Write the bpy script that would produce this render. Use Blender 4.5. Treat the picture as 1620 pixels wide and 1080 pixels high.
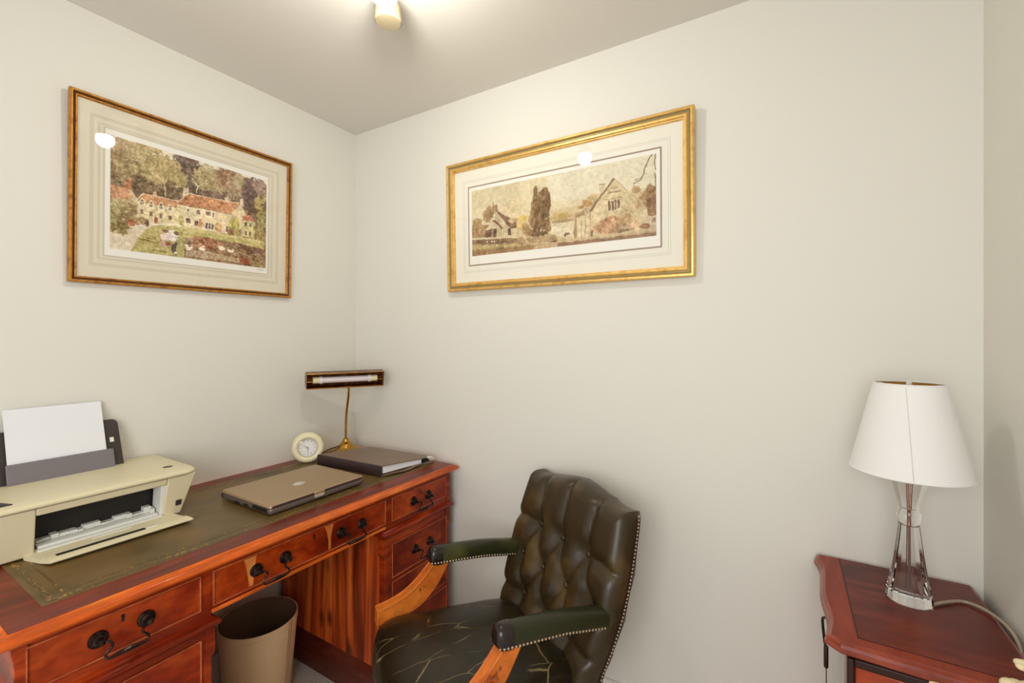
import bpy, bmesh, math, random
import numpy as np
from mathutils import Vector, Matrix, noise as mnoise

random.seed(7)
for _o in list(bpy.data.objects):
    bpy.data.objects.remove(_o)
SC = bpy.context.scene
COL = SC.collection
R = math.radians

# ------------------------------------------------------------------ camera, world, lights, exposure
XL, XR, YB, ZC = -1.880, 0.4166, 1.555, 2.361      # left wall, right wall, back wall, ceiling
YF = -1.5                                          # how far the room is built behind the camera

cam_d = bpy.data.cameras.new('camera')
cam = bpy.data.objects.new('camera', cam_d)
COL.objects.link(cam)
cam.location = (0, 0, 1.336)
cam.rotation_euler = (R(90), 0, R(31.3))
cam_d.sensor_width = 36.0
cam_d.lens = 713.0 / 1620.0 * 36.0
cam_d.shift_y = -9.0 / 1620.0
cam_d.clip_start = 0.02
SC.camera = cam

world = bpy.data.worlds.new('world')
SC.world = world
world.use_nodes = True
world.node_tree.nodes['Background'].inputs[0].default_value = (1.0, 0.99, 0.97, 1)
world.node_tree.nodes['Background'].inputs[1].default_value = 0.85

def area(name, loc, target, sx, sy, power, col):
    d = bpy.data.lights.new(name, 'AREA')
    d.shape = 'RECTANGLE'; d.size = sx; d.size_y = sy; d.energy = power; d.color = col
    o = bpy.data.objects.new(name, d); COL.objects.link(o)
    o.location = loc
    o.rotation_euler = (Vector(target) - Vector(loc)).to_track_quat('-Z', 'Y').to_euler()
    return o
area('rear_fill', (-0.10, -0.90, 1.40), (-0.85, 1.5, 0.85), 1.0, 1.0, 19.0, (1.0, 0.995, 0.985))  # added soft fill panel behind the camera; no doorway there
BULB_STRENGTH = 215.0

SC.view_settings.view_transform = 'Standard'
SC.view_settings.look = 'None'
SC.view_settings.exposure = 0.0
SC.view_settings.gamma = 1.0
SC.view_settings.use_curve_mapping = False

# ------------------------------------------------------------------ helpers
def lin(c):
    r = []
    for v in c[:3]:
        v = v / 255.0
        r.append(v / 12.92 if v <= 0.04045 else ((v + 0.055) / 1.055) ** 2.4)
    return (r[0], r[1], r[2], 1.0)

def mat(name, col, rough=0.5, metal=0.0, spec=0.5, coat=0.0, var=None, vscale=(8, 8, 8), bump=0.0, bscale=60.0, trans=0.0, ior=1.45, coat_rough=0.1, detail=4.0, distort=0.0, ramp=None, sheen=0.0):
    m = bpy.data.materials.new(name); m.use_nodes = True
    nt = m.node_tree; b = nt.nodes['Principled BSDF']
    b.inputs['Base Color'].default_value = lin(col)
    b.inputs['Roughness'].default_value = rough
    b.inputs['Metallic'].default_value = metal
    b.inputs['Specular IOR Level'].default_value = spec
    b.inputs['Coat Weight'].default_value = coat
    b.inputs['Coat Roughness'].default_value = coat_rough
    b.inputs['Transmission Weight'].default_value = trans
    b.inputs['Sheen Weight'].default_value = sheen
    b.inputs['IOR'].default_value = ior
    if var is not None or bump:
        tc = nt.nodes.new('ShaderNodeTexCoord')
        mp = nt.nodes.new('ShaderNodeMapping')
        nt.links.new(tc.outputs['Object'], mp.inputs[0])
    if var is not None:
        mp.inputs['Scale'].default_value = vscale
        nz = nt.nodes.new('ShaderNodeTexNoise')
        nz.inputs['Scale'].default_value = 1.0; nz.inputs['Detail'].default_value = detail
        nz.inputs['Distortion'].default_value = distort
        nt.links.new(mp.outputs[0], nz.inputs['Vector'])
        cr = nt.nodes.new('ShaderNodeValToRGB')
        cols = [col] + list(var)
        stops = ramp or [0.3 + 0.4 * i / (len(cols) - 1) for i in range(len(cols))]
        cr.color_ramp.elements[0].position = stops[0]; cr.color_ramp.elements[0].color = lin(cols[0])
        cr.color_ramp.elements[1].position = stops[-1]; cr.color_ramp.elements[1].color = lin(cols[-1])
        for p, c in zip(stops[1:-1], cols[1:-1]):
            e = cr.color_ramp.elements.new(p); e.color = lin(c)
        nt.links.new(nz.outputs['Fac'], cr.inputs[0])
        nt.links.new(cr.outputs[0], b.inputs['Base Color'])
    if bump:
        nb = nt.nodes.new('ShaderNodeTexNoise'); nb.inputs['Scale'].default_value = bscale; nb.inputs['Detail'].default_value = 3.0
        nt.links.new(tc.outputs['Object'], nb.inputs['Vector'])
        bp = nt.nodes.new('ShaderNodeBump'); bp.inputs['Strength'].default_value = bump; bp.inputs['Distance'].default_value = 0.002
        nt.links.new(nb.outputs['Fac'], bp.inputs['Height'])
        nt.links.new(bp.outputs[0], b.inputs['Normal'])
    return m

ORI = {}
class M:
    def __init__(s): s.v = []; s.f = []
    def add(s, vs, fs):
        n = len(s.v); s.v += [tuple(p) for p in vs]; s.f += [tuple(i + n for i in f) for f in fs]; return s
    def box(s, x0, x1, y0, y1, z0, z1):
        return s.add([(x0,y0,z0),(x1,y0,z0),(x1,y1,z0),(x0,y1,z0),(x0,y0,z1),(x1,y0,z1),(x1,y1,z1),(x0,y1,z1)],
                     [(0,3,2,1),(4,5,6,7),(0,1,5,4),(1,2,6,5),(2,3,7,6),(3,0,4,7)])
    def loft(s, rings, cap0=True, cap1=True, close=False):
        n = len(rings[0]); vs = [p for r in rings for p in r]; fs = []
        k = len(rings)
        for i in range(k if close else k - 1):
            a, b = i * n, ((i + 1) % k) * n
            for j in range(n):
                j2 = (j + 1) % n
                fs.append((a + j, a + j2, b + j2, b + j))
        if not close:
            if cap0: fs.append(tuple(reversed(range(n))))
            if cap1: fs.append(tuple(range((k - 1) * n, k * n)))
        return s.add(vs, fs)
    def lathe(s, prof, c=(0, 0, 0), n=40, cap0=True, cap1=True):
        return s.loft([[(c[0] + r * math.cos(2*math.pi*j/n), c[1] + r * math.sin(2*math.pi*j/n), c[2] + z) for j in range(n)] for r, z in prof], cap0, cap1)
    def tube(s, pts, rad, n=10, cap=True):
        pts = [Vector(p) for p in pts]; rings = []; up = None
        for i, p in enumerate(pts):
            t = (pts[min(i + 1, len(pts) - 1)] - pts[max(i - 1, 0)]).normalized()
            if up is None:
                up = Vector((0, 0, 1)) if abs(t.z) < 0.9 else Vector((1, 0, 0))
            a = t.cross(up).normalized(); b2 = a.cross(t).normalized(); up = b2
            r = rad[i] if isinstance(rad, (list, tuple)) else rad
            rings.append([tuple(p + a * (r * math.cos(2*math.pi*j/n)) + b2 * (r * math.sin(2*math.pi*j/n))) for j in range(n)])
        return s.loft(rings, cap, cap)
    def prism(s, poly, ax, lo, hi):
        # poly in the two other axes, extruded along axis ax
        def pt(p, h):
            q = list(p); q.insert(ax, h); return tuple(q)
        return s.loft([[pt(p, lo) for p in poly], [pt(p, hi) for p in poly]])
    def ball(s, c, r, n=8, m=6, sc=(1, 1, 1)):
        prof = [(math.sin(math.pi * i / m), -math.cos(math.pi * i / m)) for i in range(m + 1)]
        rings = [[(c[0] + r*sc[0]*max(a, 1e-3)*math.cos(2*math.pi*j/n), c[1] + r*sc[1]*max(a, 1e-3)*math.sin(2*math.pi*j/n), c[2] + r*sc[2]*z) for j in range(n)] for a, z in prof]
        return s.loft(rings)
    def map(s, fn):
        s.v = [tuple(fn(*p)) for p in s.v]; return s

def spline(pts, per=6):
    pts = [Vector(p) for p in pts]; out = []
    for i in range(len(pts) - 1):
        p0 = pts[max(i - 1, 0)]; p1 = pts[i]; p2 = pts[i + 1]; p3 = pts[min(i + 2, len(pts) - 1)]
        for k in range(per):
            t = k / per
            out.append(0.5 * ((2*p1) + (p2 - p0)*t + (2*p0 - 5*p1 + 4*p2 - p3)*t*t + (3*p1 - p0 - 3*p2 + p3)*t**3))
    out.append(pts[-1]); return [tuple(p) for p in out]

def obj(name, m, material, parent=None, bevel=0.0, seg=2, smooth=True, angle=40):
    me = bpy.data.meshes.new(name)
    o0 = ORI.get(parent, Vector((0, 0, 0)))
    me.from_pydata([(p[0]-o0[0], p[1]-o0[1], p[2]-o0[2]) for p in m.v], [], m.f)
    bm = bmesh.new(); bm.from_mesh(me)
    bmesh.ops.recalc_face_normals(bm, faces=bm.faces)
    bm.to_mesh(me); bm.free()
    me.materials.append(material)
    if smooth:
        me.polygons.foreach_set('use_smooth', [True] * len(me.polygons))
        me.set_sharp_from_angle(angle=R(angle))
    o = bpy.data.objects.new(name, me); COL.objects.link(o)
    if bevel:
        bv = o.modifiers.new('bevel', 'BEVEL'); bv.width = bevel; bv.segments = seg; bv.limit_method = 'ANGLE'; bv.angle_limit = R(35)
        bv.harden_normals = False
    if parent is not None:
        o.parent = parent; ORI[o] = o0
    return o

def tag(o, label, cat, group=None):
    o['label'] = label; o['category'] = cat
    if group: o['group'] = group
    return o

def thing(name, loc, label, cat, rotz=0.0, rotx=0.0, local=False):
    o = bpy.data.objects.new(name, None); COL.objects.link(o)
    o.empty_display_size = 0.05
    o.location = loc; o.rotation_euler = (rotx, 0, rotz)
    ORI[o] = Vector((0, 0, 0)) if local else Vector(loc)
    return tag(o, label, cat)

def struct(name, m, material, bevel=0.0):
    o = obj(name, m, material, None, bevel); o['kind'] = 'structure'; return o

# ------------------------------------------------------------------ materials
MW = {}
MW['wall'] = mat('cream_wall_paint', (227, 225, 216), 0.6, bump=0.05, bscale=90, spec=0.25)
MW['ceil'] = mat('ceiling_paint', (226, 222, 214), 0.8, bump=0.04, bscale=80, spec=0.2)
MW['carpet'] = mat('pale_carpet', (180, 172, 160), 0.95, var=[(206, 199, 188), (222, 216, 206)], vscale=(180, 180, 180), bump=0.8, bscale=350, spec=0.1)
MW['white'] = mat('white_gloss_paint', (236, 233, 226), 0.3)

def wood(name, dark, mid, light, scale, coat=0.6, rough=0.32, distort=1.2, pores=0.25, coat_rough=0.12):
    m = mat(name, dark, rough, var=[mid, light], vscale=scale, coat=coat, distort=distort, detail=6.0, coat_rough=coat_rough)
    nt = m.node_tree; b = nt.nodes['Principled BSDF']
    b.inputs['Specular IOR Level'].default_value = 0.3
    src = b.inputs['Base Color'].links[0].from_socket
    tc = nt.nodes.new('ShaderNodeTexCoord'); mp = nt.nodes.new('ShaderNodeMapping')
    mp.inputs['Scale'].default_value = tuple(q * 7 for q in scale)
    nt.links.new(tc.outputs['Object'], mp.inputs[0])
    nz = nt.nodes.new('ShaderNodeTexNoise'); nz.inputs['Scale'].default_value = 1.0; nz.inputs['Detail'].default_value = 3
    nt.links.new(mp.outputs[0], nz.inputs['Vector'])
    mr = nt.nodes.new('ShaderNodeMapRange'); mr.inputs[1].default_value = 0.35; mr.inputs[2].default_value = 0.65
    mr.inputs[3].default_value = 1.0 - pores; mr.inputs[4].default_value = 1.0 + pores * 0.4
    nt.links.new(nz.outputs['Fac'], mr.inputs[0])
    mx = nt.nodes.new('ShaderNodeMix'); mx.data_type = 'RGBA'; mx.blend_type = 'MULTIPLY'; mx.inputs[0].default_value = 1.0
    nt.links.new(src, mx.inputs[6]); nt.links.new(mr.outputs[0], mx.inputs[7])
    nt.links.new(mx.outputs[2], b.inputs['Base Color'])
    return m

MW['yew'] = wood('desk_yew', (104, 25, 5), (144, 44, 9), (184, 72, 20), (2, 2.5, 16), coat=0.06, rough=0.3, coat_rough=0.08)
MW['yew_edge'] = wood('desk_yew_edge', (180, 66, 14), (218, 100, 28), (236, 130, 46), (14, 2.0, 14), coat=0.15, rough=0.28, coat_rough=0.08)  # bright orange puts the bulb's highlight on the moulding into its colour
MW['yew_draw'] = wood('desk_drawer_veneer', (100, 22, 4), (142, 42, 8), (184, 74, 20), (6, 5, 9), coat=0.05, rough=0.32, distort=0.6)
MW['sap'] = wood('desk_sapwood', (186, 98, 38), (214, 126, 56), (228, 150, 78), (6, 9, 3), coat=0.5)
MW['bead'] = wood('desk_bead', (150, 66, 30), (178, 90, 48), (196, 110, 62), (10, 10, 10), coat=0.4)
MW['mahog'] = wood('desk_dark_top', (84, 22, 8), (112, 34, 13), (132, 46, 19), (10, 2, 10), coat=0.05, rough=0.3)

def knotty(name):
    m = bpy.data.materials.new(name); m.use_nodes = True
    nt = m.node_tree; b = nt.nodes['Principled BSDF']; L = nt.links.new
    tc = nt.nodes.new('ShaderNodeTexCoord'); mp = nt.nodes.new('ShaderNodeMapping'); mp.inputs['Scale'].default_value = (26, 4, 1.7)
    L(tc.outputs['Object'], mp.inputs[0])
    nz = nt.nodes.new('ShaderNodeTexNoise'); nz.inputs['Scale'].default_value = 1; nz.inputs['Detail'].default_value = 5; nz.inputs['Distortion'].default_value = 0.9
    L(mp.outputs[0], nz.inputs['Vector'])
    cr = nt.nodes.new('ShaderNodeValToRGB'); e = cr.color_ramp.elements
    e[0].position = 0.30; e[0].color = lin((98, 28, 8)); e[1].position = 0.72; e[1].color = lin((234, 128, 54))
    q = e.new(0.44); q.color = lin((164, 62, 20)); q = e.new(0.56); q.color = lin((204, 90, 32))
    L(nz.outputs['Fac'], cr.inputs[0])
    mp2 = nt.nodes.new('ShaderNodeMapping'); mp2.inputs['Scale'].default_value = (13, 4, 6); L(tc.outputs['Object'], mp2.inputs[0])
    vo = nt.nodes.new('ShaderNodeTexVoronoi'); vo.inputs['Scale'].default_value = 1.0; vo.inputs['Randomness'].default_value = 1.0
    L(mp2.outputs[0], vo.inputs['Vector'])
    mr = nt.nodes.new('ShaderNodeMapRange'); mr.inputs[1].default_value = 0.10; mr.inputs[2].default_value = 0.30; mr.inputs[3].default_value = 0.22; mr.inputs[4].default_value = 1.0
    L(vo.outputs['Distance'], mr.inputs[0])
    mx = nt.nodes.new('ShaderNodeMix'); mx.data_type = 'RGBA'; mx.blend_type = 'MULTIPLY'; mx.inputs[0].default_value = 1.0
    L(cr.outputs[0], mx.inputs[6]); L(mr.outputs[0], mx.inputs[7]); L(mx.outputs[2], b.inputs['Base Color'])
    b.inputs['Roughness'].default_value = 0.35; b.inputs['Coat Weight'].default_value = 0.1; b.inputs['Coat Roughness'].default_value = 0.15
    return m
MW['knotty'] = knotty('desk_knotty_yew')
MW['plinth'] = wood('desk_plinth', (70, 22, 14), (92, 34, 20), (104, 42, 26), (3, 3, 14), coat=0.5)

def desk_leather():
    m = mat('green_desk_leather', (82, 65, 32), 0.40, var=[(106, 84, 45), (128, 98, 56)], vscale=(7, 5, 5), bump=0.25, bscale=420, spec=0.55, detail=6)
    return m
MW['dleather'] = desk_leather()

def tooling():
    m = bpy.data.materials.new('gold_tooled_leather'); m.use_nodes = True
    nt = m.node_tree; b = nt.nodes['Principled BSDF']; L = nt.links.new
    tc = nt.nodes.new('ShaderNodeTexCoord')
    vo = nt.nodes.new('ShaderNodeTexVoronoi'); vo.inputs['Scale'].default_value = 130; L(tc.outputs['Object'], vo.inputs['Vector'])
    nz = nt.nodes.new('ShaderNodeTexNoise'); nz.inputs['Scale'].default_value = 14; L(tc.outputs['Object'], nz.inputs['Vector'])
    ad = nt.nodes.new('ShaderNodeMath'); ad.operation = 'ADD'; L(vo.outputs['Distance'], ad.inputs[0]); L(nz.outputs['Fac'], ad.inputs[1])
    cr = nt.nodes.new('ShaderNodeValToRGB'); cr.color_ramp.elements[0].position = 0.66; cr.color_ramp.elements[1].position = 0.9
    cr.color_ramp.elements[0].color = lin((176, 138, 66)); cr.color_ramp.elements[1].color = lin((92, 74, 40))
    L(ad.outputs[0], cr.inputs[0]); L(cr.outputs[0], b.inputs['Base Color']); b.inputs['Roughness'].default_value = 0.4
    return m
MW['tooling'] = tooling()
MW['bronze'] = mat('dark_bronze', (62, 50, 44), 0.32, metal=0.85, var=[(44, 36, 32), (88, 74, 66)], vscale=(60, 60, 60))
MW['brass'] = mat('polished_brass', (206, 158, 72), 0.2, metal=1.0, var=[(190, 140, 60), (220, 176, 92)], vscale=(20, 20, 20))
MW['copper'] = mat('brown_lacquered_trough', (136, 88, 56), 0.3, metal=0.4, var=[(104, 64, 40), (172, 122, 78)], vscale=(4, 40, 20))
MW['black'] = mat('black_plastic', (26, 23, 22), 0.4)
MW['inside'] = mat('printer_dark_inside', (20, 18, 18), 0.5, var=[(30, 27, 26)], vscale=(40, 10, 10))
MW['charcoal'] = mat('charcoal_plastic', (52, 44, 42), 0.4, var=[(62, 54, 50)], vscale=(30, 30, 30))
MW['smoke'] = mat('grey_flap_plastic', (122, 116, 120), 0.25)
MW['beige'] = mat('beige_printer_plastic', (222, 212, 176), 0.38, bump=0.03, bscale=500, var=[(226, 216, 182)], vscale=(3, 3, 3))
MW['beige2'] = mat('beige_printer_front', (216, 204, 172), 0.35)
MW['offwhite'] = mat('white_printer_guts', (226, 226, 220), 0.4)
MW['paper'] = mat('white_paper', (232, 233, 238), 0.7)
MW['label'] = mat('white_sticker', (236, 228, 214), 0.5)
MW['lapgrey'] = mat('laptop_lid_metal', (166, 140, 108), 0.38, metal=0.25, spec=0.5, bump=0.02, bscale=900)
MW['lapside'] = mat('laptop_side_plastic', (120, 106, 100), 0.35, metal=0.4)
MW['lapdark'] = mat('laptop_dark_side', (66, 54, 52), 0.4)
MW['silver'] = mat('silver_emblem', (226, 222, 214), 0.25, metal=0.6)
MW['brownlea'] = mat('brown_folder_leather', (116, 91, 70), 0.34, bump=0.2, bscale=300, var=[(126, 99, 76)], vscale=(12, 12, 12))
MW['spine'] = mat('dark_folder_spine', (56, 40, 40), 0.5, bump=0.15, bscale=300)
MW['ivory'] = mat('ivory_clock', (240, 232, 196), 0.3, var=[(236, 226, 186)], vscale=(30, 30, 30), coat=0.3)
MW['dial'] = mat('clock_dial', (236, 234, 230), 0.4)
MW['ink'] = mat('dial_ink', (96, 92, 90), 0.5)
MW['chrome'] = mat('chrome', (200, 196, 190), 0.12, metal=1.0)
MW['socket'] = mat('cream_socket', (232, 222, 180), 0.35)
MW['tubeglass'] = mat('lamp_tube_glass', (232, 222, 226), 0.12, spec=0.8, coat=0.6)
MW['ceramic'] = mat('white_ceramic', (236, 228, 226), 0.3)
MW['bin'] = mat('taupe_bin_leather', (240, 204, 158), 0.5, bump=0.15, bscale=350, var=[(243, 210, 166)], vscale=(10, 10, 10))
MW['binin'] = mat('brown_bin_inside', (122, 94, 72), 0.7)
MW['stitch'] = mat('dark_stitching', (90, 54, 36), 0.7)
MW['cabtop'] = wood('cabinet_dark_red', (78, 20, 9), (104, 30, 14), (128, 44, 20), (3, 14, 6), coat=0.05, rough=0.3, coat_rough=0.15, pores=0.12)
MW['caband'] = wood('cabinet_red_band', (124, 40, 20), (140, 50, 26), (154, 60, 32), (16, 3, 8), coat=0.05, rough=0.36, coat_rough=0.22, pores=0.1)
MW['cabedge'] = wood('cabinet_moulded_edge', (120, 46, 30), (138, 58, 40), (152, 70, 48), (8, 8, 8), coat=0.5, pores=0.1)
MW['cabpanel'] = wood('cabinet_orange_panel', (136, 42, 16), (168, 62, 24), (186, 78, 32), (4, 8, 2.5), coat=0.5)
MW['cabdark'] = mat('cabinet_dark_line', (44, 16, 10), 0.5)
MW['shade'] = mat('white_lamp_shade', (238, 237, 235), 0.75, bump=0.1, bscale=700, spec=0.2, sheen=0.2)
MW['lining'] = mat('gold_shade_lining', (186, 142, 66), 0.45, metal=0.3)
MW['seam'] = mat('shade_seam', (214, 210, 202), 0.8)
MW['cord'] = mat('clear_grey_cord', (168, 152, 132), 0.3)
MW['darkcord'] = mat('black_cord', (34, 30, 26), 0.4)
MW['crystal'] = mat('crystal_glass', (253, 253, 252), 0.0, trans=1.0, ior=1.44, spec=0.5)
MW['rod'] = mat('lamp_rod', (150, 112, 98), 0.25, metal=0.8)
MW['frame_gold'] = mat('antique_gold_frame', (176, 116, 44), 0.34, metal=0.55, var=[(196, 140, 62), (150, 92, 36)], vscale=(40, 40, 40), bump=0.1, bscale=140)
MW['frame_dark'] = mat('frame_dark_cove', (78, 44, 22), 0.45, var=[(100, 60, 30)], vscale=(60, 60, 60))
MW['gold2'] = mat('bright_gold_frame', (220, 176, 98), 0.34, metal=0.5, var=[(232, 190, 112), (206, 156, 78)], vscale=(30, 30, 30))
MW['olive'] = mat('frame_olive_channel', (150, 134, 92), 0.4, metal=0.3)
MW['mount'] = mat('cream_mount_board', (224, 216, 196), 0.8, bump=0.03, bscale=400)
MW['mount2'] = mat('ivory_mount_board', (238, 234, 220), 0.8, bump=0.03, bscale=400)
MW['line1'] = mat('mount_wash_line', (212, 203, 181), 0.8)
MW['line2'] = mat('mount_brown_line', (160, 140, 118), 0.8)
MW['line3'] = mat('mount_grey_line', (204, 198, 180), 0.8)
MW['printpaper'] = mat('print_margin_paper', (240, 237, 228), 0.8)
MW['cup'] = mat('cream_spot_cup', (150, 138, 110), 0.45)
MW['nail'] = mat('brass_nail', (216, 190, 162), 0.25, metal=0.9)
MW['nailband'] = mat('dark_nail_band', (40, 26, 22), 0.5)
MW['chairwood'] = wood('honey_chair_wood', (156, 64, 16), (196, 92, 26), (222, 124, 46), (8, 5, 5), coat=0.3, distort=0.8, pores=0.15)
MW['carving'] = wood('carved_wood', (104, 44, 12), (136, 62, 20), (170, 88, 32), (40, 40, 40))
MW['flower'] = mat('cream_ornament', (238, 226, 190), 0.5, var=[(226, 206, 156)], vscale=(30, 30, 30))

def hide_leather(name, base, light, cracks):
    m = mat(name, base, 0.33, var=[base, light], vscale=(7, 7, 7), bump=0.12, bscale=260, spec=0.5, detail=3, ramp=[0.35, 0.5, 0.75])
    if cracks:
        nt = m.node_tree; b = nt.nodes['Principled BSDF']; L = nt.links.new
        src = b.inputs['Base Color'].links[0].from_socket
        tc = nt.nodes.new('ShaderNodeTexCoord')
        nz = nt.nodes.new('ShaderNodeTexNoise'); nz.inputs['Scale'].default_value = 9; nz.inputs['Detail'].default_value = 4
        L(tc.outputs['Object'], nz.inputs['Vector'])
        mxv = nt.nodes.new('ShaderNodeMix'); mxv.data_type = 'RGBA'; mxv.blend_type = 'LINEAR_LIGHT'; mxv.inputs[0].default_value = 0.022
        L(tc.outputs['Object'], mxv.inputs[6]); L(nz.outputs['Color'], mxv.inputs[7])
        mp = nt.nodes.new('ShaderNodeMapping'); mp.inputs['Rotation'].default_value = (0, 0, R(-24)); mp.inputs['Scale'].default_value = (17, 4.2, 3.0)
        L(mxv.outputs[2], mp.inputs[0])
        vo = nt.nodes.new('ShaderNodeTexVoronoi'); vo.feature = 'DISTANCE_TO_EDGE'; vo.inputs['Scale'].default_value = 1.0
        L(mp.outputs[0], vo.inputs['Vector'])
        n2 = nt.nodes.new('ShaderNodeTexNoise'); n2.inputs['Scale'].default_value = 13; L(tc.outputs['Object'], n2.inputs['Vector'])
        mr = nt.nodes.new('ShaderNodeMapRange'); mr.inputs[1].default_value = 0.002; mr.inputs[2].default_value = 0.016; mr.inputs[3].default_value = 1; mr.inputs[4].default_value = 0
        L(vo.outputs['Distance'], mr.inputs[0])
        m2 = nt.nodes.new('ShaderNodeMapRange'); m2.inputs[1].default_value = 0.44; m2.inputs[2].default_value = 0.6; m2.inputs[3].default_value = 0; m2.inputs[4].default_value = 0.75
        L(n2.outputs['Fac'], m2.inputs[0])
        mu = nt.nodes.new('ShaderNodeMath'); mu.operation = 'MULTIPLY'; L(mr.outputs[0], mu.inputs[0]); L(m2.outputs[0], mu.inputs[1])
        mx = nt.nodes.new('ShaderNodeMix'); mx.data_type = 'RGBA'; L(mu.outputs[0], mx.inputs[0]); L(src, mx.inputs[6]); mx.inputs[7].default_value = lin((158, 140, 100))
        L(mx.outputs[2], b.inputs['Base Color'])
    return m
MW['hide'] = hide_leather('green_black_hide', (54, 43, 24), (96, 75, 38), False)
MW['hide_seat'] = hide_leather('cracked_seat_hide', (34, 27, 13), (52, 42, 22), True)
MW['hide_pad'] = hide_leather('arm_pad_hide', (42, 44, 22), (84, 80, 38), False)
MW['hide_cap'] = mat('dark_pad_cap', (36, 26, 24), 0.22, spec=0.6)

def emit(name, col, s):
    m = bpy.data.materials.new(name); m.use_nodes = True
    b = m.node_tree.nodes['Principled BSDF']
    b.inputs['Base Color'].default_value = (1, 1, 1, 1)
    b.inputs['Emission Color'].default_value = col; b.inputs['Emission Strength'].default_value = s
    return m
MW['bulb'] = emit('lit_bulb', (1.0, 0.955, 0.87, 1), BULB_STRENGTH)

def pane(name):
    m = bpy.data.materials.new(name); m.use_nodes = True
    nt = m.node_tree; nt.nodes.clear(); L = nt.links.new
    out = nt.nodes.new('ShaderNodeOutputMaterial'); mix = nt.nodes.new('ShaderNodeMixShader')
    tr = nt.nodes.new('ShaderNodeBsdfTransparent'); gl = nt.nodes.new('ShaderNodeBsdfGlossy'); gl.inputs['Roughness'].default_value = 0.01
    lw = nt.nodes.new('ShaderNodeLayerWeight'); lw.inputs[0].default_value = 0.5
    pw = nt.nodes.new('ShaderNodeMath'); pw.operation = 'POWER'; pw.inputs[1].default_value = 5.0; L(lw.outputs['Facing'], pw.inputs[0])
    fr = nt.nodes.new('ShaderNodeMath'); fr.operation = 'MULTIPLY_ADD'; fr.inputs[1].default_value = 0.9; fr.inputs[2].default_value = 0.03; L(pw.outputs[0], fr.inputs[0])
    L(fr.outputs[0], mix.inputs[0]); L(tr.outputs[0], mix.inputs[1]); L(gl.outputs[0], mix.inputs[2]); L(mix.outputs[0], out.inputs[0])
    return m
MW['pane'] = pane('picture_glass')

# ------------------------------------------------------------------ room shell
T = 0.08
struct('floor', M().box(XL - T, 1.6, YF, YB + T, -0.08, 0), MW['carpet'])
struct('ceiling', M().box(XL - T, 1.6, YF, YB + T, ZC, ZC + 0.08), MW['ceil'])
struct('wall_left', M().box(XL - T, XL, YF, YB + T, 0, ZC), MW['wall'])
struct('wall_back', M().box(XL, XR, YB, YB + T, 0, ZC), MW['wall'])
struct('wall_right', M().box(XR, XR + T, -0.30, YB + T, 0, ZC), MW['wall'])
def skirting(name, x0, x1, y0, y1):
    struct(name, M().box(x0, x1, y0, y1, 0, 0.115), MW['white'], 0.004)
skirting('baseboard_back', XL + 0.015, XR - 0.015, YB - 0.015, YB)
skirting('baseboard_left', XL, XL + 0.015, YF, YB - 0.015)
skirting('baseboard_right', XR - 0.015, XR, -0.30, YB - 0.015)

# ------------------------------------------------------------------ pedestal desk
desk = thing('pedestal_desk', (-1.54, 0.866, 0), 'reddish yew pedestal desk with green leather top along the left wall', 'desk')
FX = -1.226                                             # plane of the drawer fronts
def rect_rings(m, x0, x1, y0, y1, prof, caps=(True, True)):
    m.loft([[(x0 + i, y0 + i, z), (x1 - i, y0 + i, z), (x1 - i, y1 - i, z), (x0 + i, y1 - i, z)] for i, z in prof], *caps); return m
TZ = 0.788
obj('desk_top', rect_rings(M(), -1.876, -1.198, 0.206, 1.532, [(0.02, .757), (0.017, .762), (0.008, .764), (0.002, .7675), (0, .772), (0.0025, .777), (0.008, .782), (0.013, .7845), (0.0155, .7845), (0.0165, TZ - 0.001), (0.018, TZ)]), MW['yew_edge'], desk, angle=50)
obj('top_border', rect_rings(M(), -1.856, -1.2165, 0.225, 1.513, [(0, TZ - .0012), (0.0006, TZ + .0004)]), MW['mahog'], desk)
obj('leather_inset', rect_rings(M(), -1.800, -1.284, 0.284, 1.457, [(0, TZ - .001), (0.0008, TZ + .0009)]), MW['dleather'], desk)
def ring_strip(x0, x1, y0, y1, w, z0, z1):
    m = M()
    m.box(x0, x1, y0, y0 + w, z0, z1); m.box(x0, x1, y1 - w, y1, z0, z1); m.box(x0, x0 + w, y0 + w, y1 - w, z0, z1); m.box(x1 - w, x1, y0 + w, y1 - w, z0, z1)
    return m
obj('gold_tooled_border', ring_strip(-1.789, -1.295, 0.296, 1.446, 0.011, TZ + .0005, TZ + .0014), MW['tooling'], desk)
obj('gold_tooled_border', ring_strip(-1.762, -1.322, 0.323, 1.419, 0.004, TZ + .0005, TZ + .0014), MW['tooling'], desk)
# frieze section with the three top drawers
m = M()
m.box(-1.855, FX, 0.237, 0.572, 0.615, 0.760); m.box(-1.855, FX, 1.144, 1.495, 0.615, 0.760)
m.box(-1.855, FX, 0.572, 1.144, 0.645, 0.760)
obj('frieze', m, MW['yew'], desk, 0.0015)
obj('frieze_rail', M().box(FX - .012, FX + .0035, 0.572, 1.144, 0.6435, 0.653), MW['yew_edge'], desk, 0.002)
def wavy(z0, z1, amp):
    pts = []
    for i in range(13):
        t = i / 12; z = z0 + (z1 - z0) * t
        o = amp * (0.25 + 0.75 * math.exp(-((t - 0.22) / 0.2) ** 2) + 0.65 * math.exp(-((t - 1.0) / 0.22) ** 2))
        pts.append((o, z))
    return pts
for side in (1, -1):
    y0 = 1.495 if side > 0 else 0.237
    poly = [(y0 - side * 0.016, .637)] + [(y0 + side * o, z) for o, z in wavy(.637, .757, .009)] + [(y0 - side * 0.016, .757)]
    obj('corner_pilaster', M().prism(poly, 0, FX - 0.03, FX + 0.004), MW['yew'], desk, 0.0015)

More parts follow.
